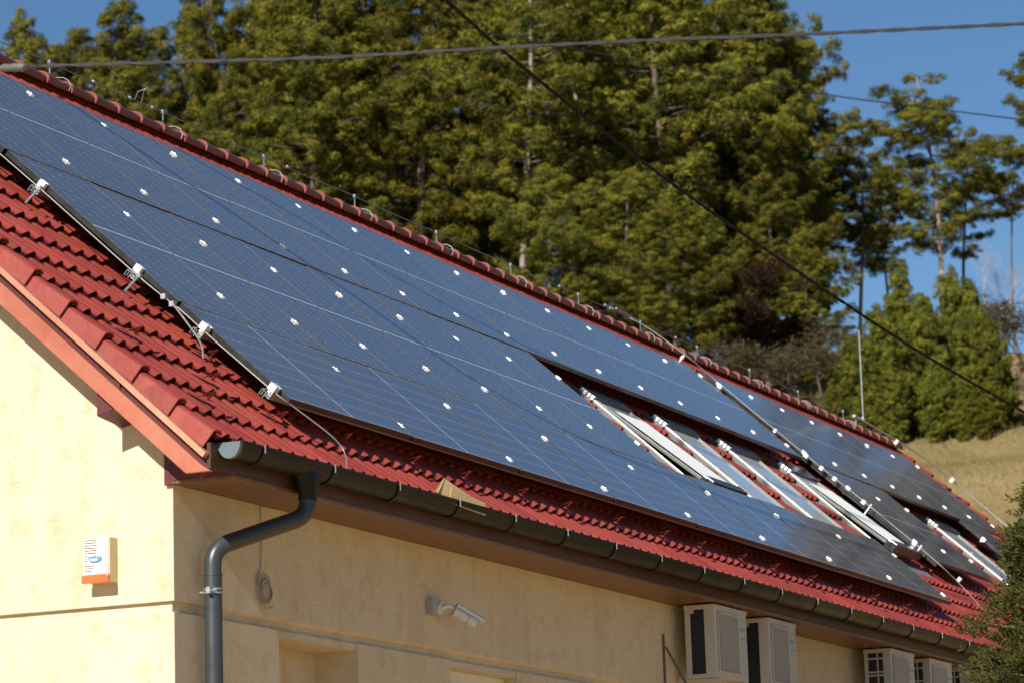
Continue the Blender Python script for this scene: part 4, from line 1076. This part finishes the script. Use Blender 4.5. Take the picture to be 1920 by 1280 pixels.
# cypress standing by the far end of the eave
def cypress(seed, px, D, topy, botz, label):
    rs = np.random.RandomState(seed); b0 = at(px, 1000, D); top = at(px, topy, D); H = top[2]
    e = empty('cypress_tree', (b0[0], b0[1], 0))
    tb = TB(); tb.limb([(0, 0, 0), (.02, 0, H*.5), (0, .02, H*.97)], [.10, .06, .01], 7)
    Ps, Ls, Dv = [], [], []
    nb = 300
    for i in range(nb):
        t = rs.uniform(.16, 1.0); z = H*t; R = .98*(1-((t-.45)/.62)**2 if t > .45 else 1); R = max(R, .12)*rs.uniform(.62, 1.22)
        az = i*2.399; dr = np.array([math.cos(az), math.sin(az), 0]); path = []
        for s in np.linspace(0, 1, 7): path.append(np.array([0, 0, z]) + dr*R*s + np.array([0, 0, .28*R*math.sin(s*2.2) - .06*R*s]))
        tb.limb(path, [.014*(1-s)+.003 for s in np.linspace(0, 1, 7)], 3)
        for s in np.linspace(.35, 1, 12):
            k = [np.interp(s*6, range(7), [p[j] for p in path]) for j in range(3)]
            for q in range(4):
                off = rs.normal(size=3)*np.array([.09, .09, .06])*(1.35-s)*1.5
                Ps.append(np.array(k)+off); Ls.append(rs.uniform(.07, .14)); dd = dr*.9 + off*2.5 + np.array([0, 0, .22]); Dv.append(dd/np.linalg.norm(dd))
    P = np.array(Ps); L = np.array(Ls); Dd = np.array(Dv)
    # feathery sprays: each a fan of slim blades
    per = 15; n = len(P)*per; C0 = np.repeat(P, per, 0); dd = np.repeat(Dd, per, 0); along = rs.uniform(0, 1, (n, 1)); LL = np.repeat(L, per)[:, None]
    base_ = C0 + dd*LL*along*1.2; sd = unit(np.cross(dd, unit(rs.normal(size=(n, 3))))); d2 = unit(dd*.9 + sd*.75 + np.array([0, 0, .05])); ln = LL*rs.uniform(.35, .7, (n, 1))*(1.25-.6*along)
    w = unit(np.cross(d2, rs.normal(size=(n, 3))))*.0062
    V = np.stack([base_, base_+d2*ln*.5+w, base_+d2*ln, base_+d2*ln*.5-w], 1).reshape(-1, 3)
    link('crown', np_mesh('crown', V, np.arange(n*4).reshape(n, 4)), M['cyp'], e); tm = tb.mb.mesh('trunk'); link('trunk', tm, M['bark'], e)
    tag(e, label, 'cypress tree'); return e
cypress(51, 2004, 27.5, 940, 0, 'feathery yellow green cypress in front of the far end of the roof')
# dry grass on the mound
rs = np.random.RandomState(77); n = 60000
U = rs.uniform(60, 122, n); Vv = rs.uniform(-16, 3, n)
x = CAM[0]+U*SD[0]-Vv*SD[1]; y = CAM[1]+U*SD[1]+Vv*SD[0]; z = terrain(x, y)
clump = (np.sin(x*.8)+np.sin(y*1.1+x*.3)+2)/4
C0 = np.stack([x, y, z-.02], 1); d = unit(np.stack([rs.normal(size=n)*.35, rs.normal(size=n)*.35, np.ones(n)], 1)); h = rs.uniform(.05, .16, (n, 1))*(.6+clump[:, None])
w = unit(np.stack([rs.normal(size=n), rs.normal(size=n), np.zeros(n)], 1))*.012
V = np.stack([C0-w, C0+w, C0+d*h+w*.2, C0+d*h-w*.2], 1).reshape(-1, 3)
o = link('dry_grass', np_mesh('dry_grass', V, np.arange(n*4).reshape(n, 4)), M['grassb']); tag(o, 'dry tan grass covering the mound behind the roof', 'grass', None, 'stuff')
# wooded slope beyond the right of the view, mirrored in the far panels
crown, trunk, H = VAR['full']
rs = np.random.RandomState(5)
cv = np.zeros(len(crown.vertices)*3, dtype=np.float32); crown.vertices.foreach_get('co', cv); cv = cv.reshape(-1, 4, 3)
Vs = []
for i in range(120):
    az = R_(rs.uniform(79.8, 108)); Dp = rs.uniform(50, 72); px_, py_ = 10+Dp*math.sin(az), -2+Dp*math.cos(az)
    zt = 6.3 + Dp*math.tan(R_(rs.uniform(17.2, 18.3))); gz = float(terrain(px_, py_)); s = (zt-gz)/H
    sub = cv[rs.rand(len(cv)) < .14].copy(); c = sub.mean(1, keepdims=True); sub = c + (sub-c)*3.2
    a = rs.uniform(0, 6.28); Rm = np.array([[math.cos(a), -math.sin(a), 0], [math.sin(a), math.cos(a), 0], [0, 0, 1]])
    Vs.append(((sub.reshape(-1, 3) @ Rm.T)*np.array([s*1.25, s*1.25, s]) + np.array([px_, py_, gz])))
V = np.concatenate(Vs); o = link('far_wood', np_mesh('far_wood', V, np.arange(len(V)).reshape(-1, 4)), M['greywood']); tag(o, 'grey wood on the slope to the right of the grassy mound', 'wood', None, 'stuff')

# ------------------------------------------------------------------ light, sky, camera
w = bpy.data.worlds.new('World'); sc.world = w; w.use_nodes = True
nt = w.node_tree; bg = nt.nodes['Background']; sky = nt.nodes.new('ShaderNodeTexSky'); sky.sky_type = 'NISHITA'; sky.sun_disc = False
sky.sun_elevation = math.asin(-SUN[2]); sky.sun_rotation = math.atan2(-SUN[0], -SUN[1]); sky.altitude = 200; sky.air_density = .9; sky.dust_density = .05; sky.ozone_density = 2.6
hs = nt.nodes.new('ShaderNodeHueSaturation'); hs.inputs['Saturation'].default_value = 1.16; nt.links.new(sky.outputs[0], hs.inputs['Color']); nt.links.new(hs.outputs[0], bg.inputs[0]); bg.inputs[1].default_value = .062
sl = bpy.data.lights.new('sun', 'SUN'); sl.energy = 5.0; sl.angle = R_(.53); sl.color = (1.0, .945, .85)
so = bpy.data.objects.new('sun', sl); COL.objects.link(so); so.rotation_euler = Vector(SUN).to_track_quat('-Z', 'Y').to_euler(); so.location = (-30, 0, 30)
cd = bpy.data.cameras.new('camera'); cam = bpy.data.objects.new('camera', cd); COL.objects.link(cam); sc.camera = cam
cd.sensor_width = 36; cd.lens = 6167.0/1920*36; cd.shift_x = 75.18/1920; cd.shift_y = -104.65/1920
cd.clip_start = .1; cd.clip_end = 3000
mw = Matrix(((RT[0], UP[0], -_f[0], CAM[0]), (RT[1], UP[1], -_f[1], CAM[1]), (RT[2], UP[2], -_f[2], CAM[2]), (0, 0, 0, 1))); cam.matrix_world = mw
cd.dof.use_dof = True; cd.dof.focus_distance = 23.5; cd.dof.aperture_fstop = 4.3; cd.dof.aperture_blades = 9
vs_ = sc.view_settings; vs_.view_transform = 'Standard'; vs_.look = 'None'; vs_.exposure = .5; vs_.gamma = 1
sc.cycles.max_bounces = 8
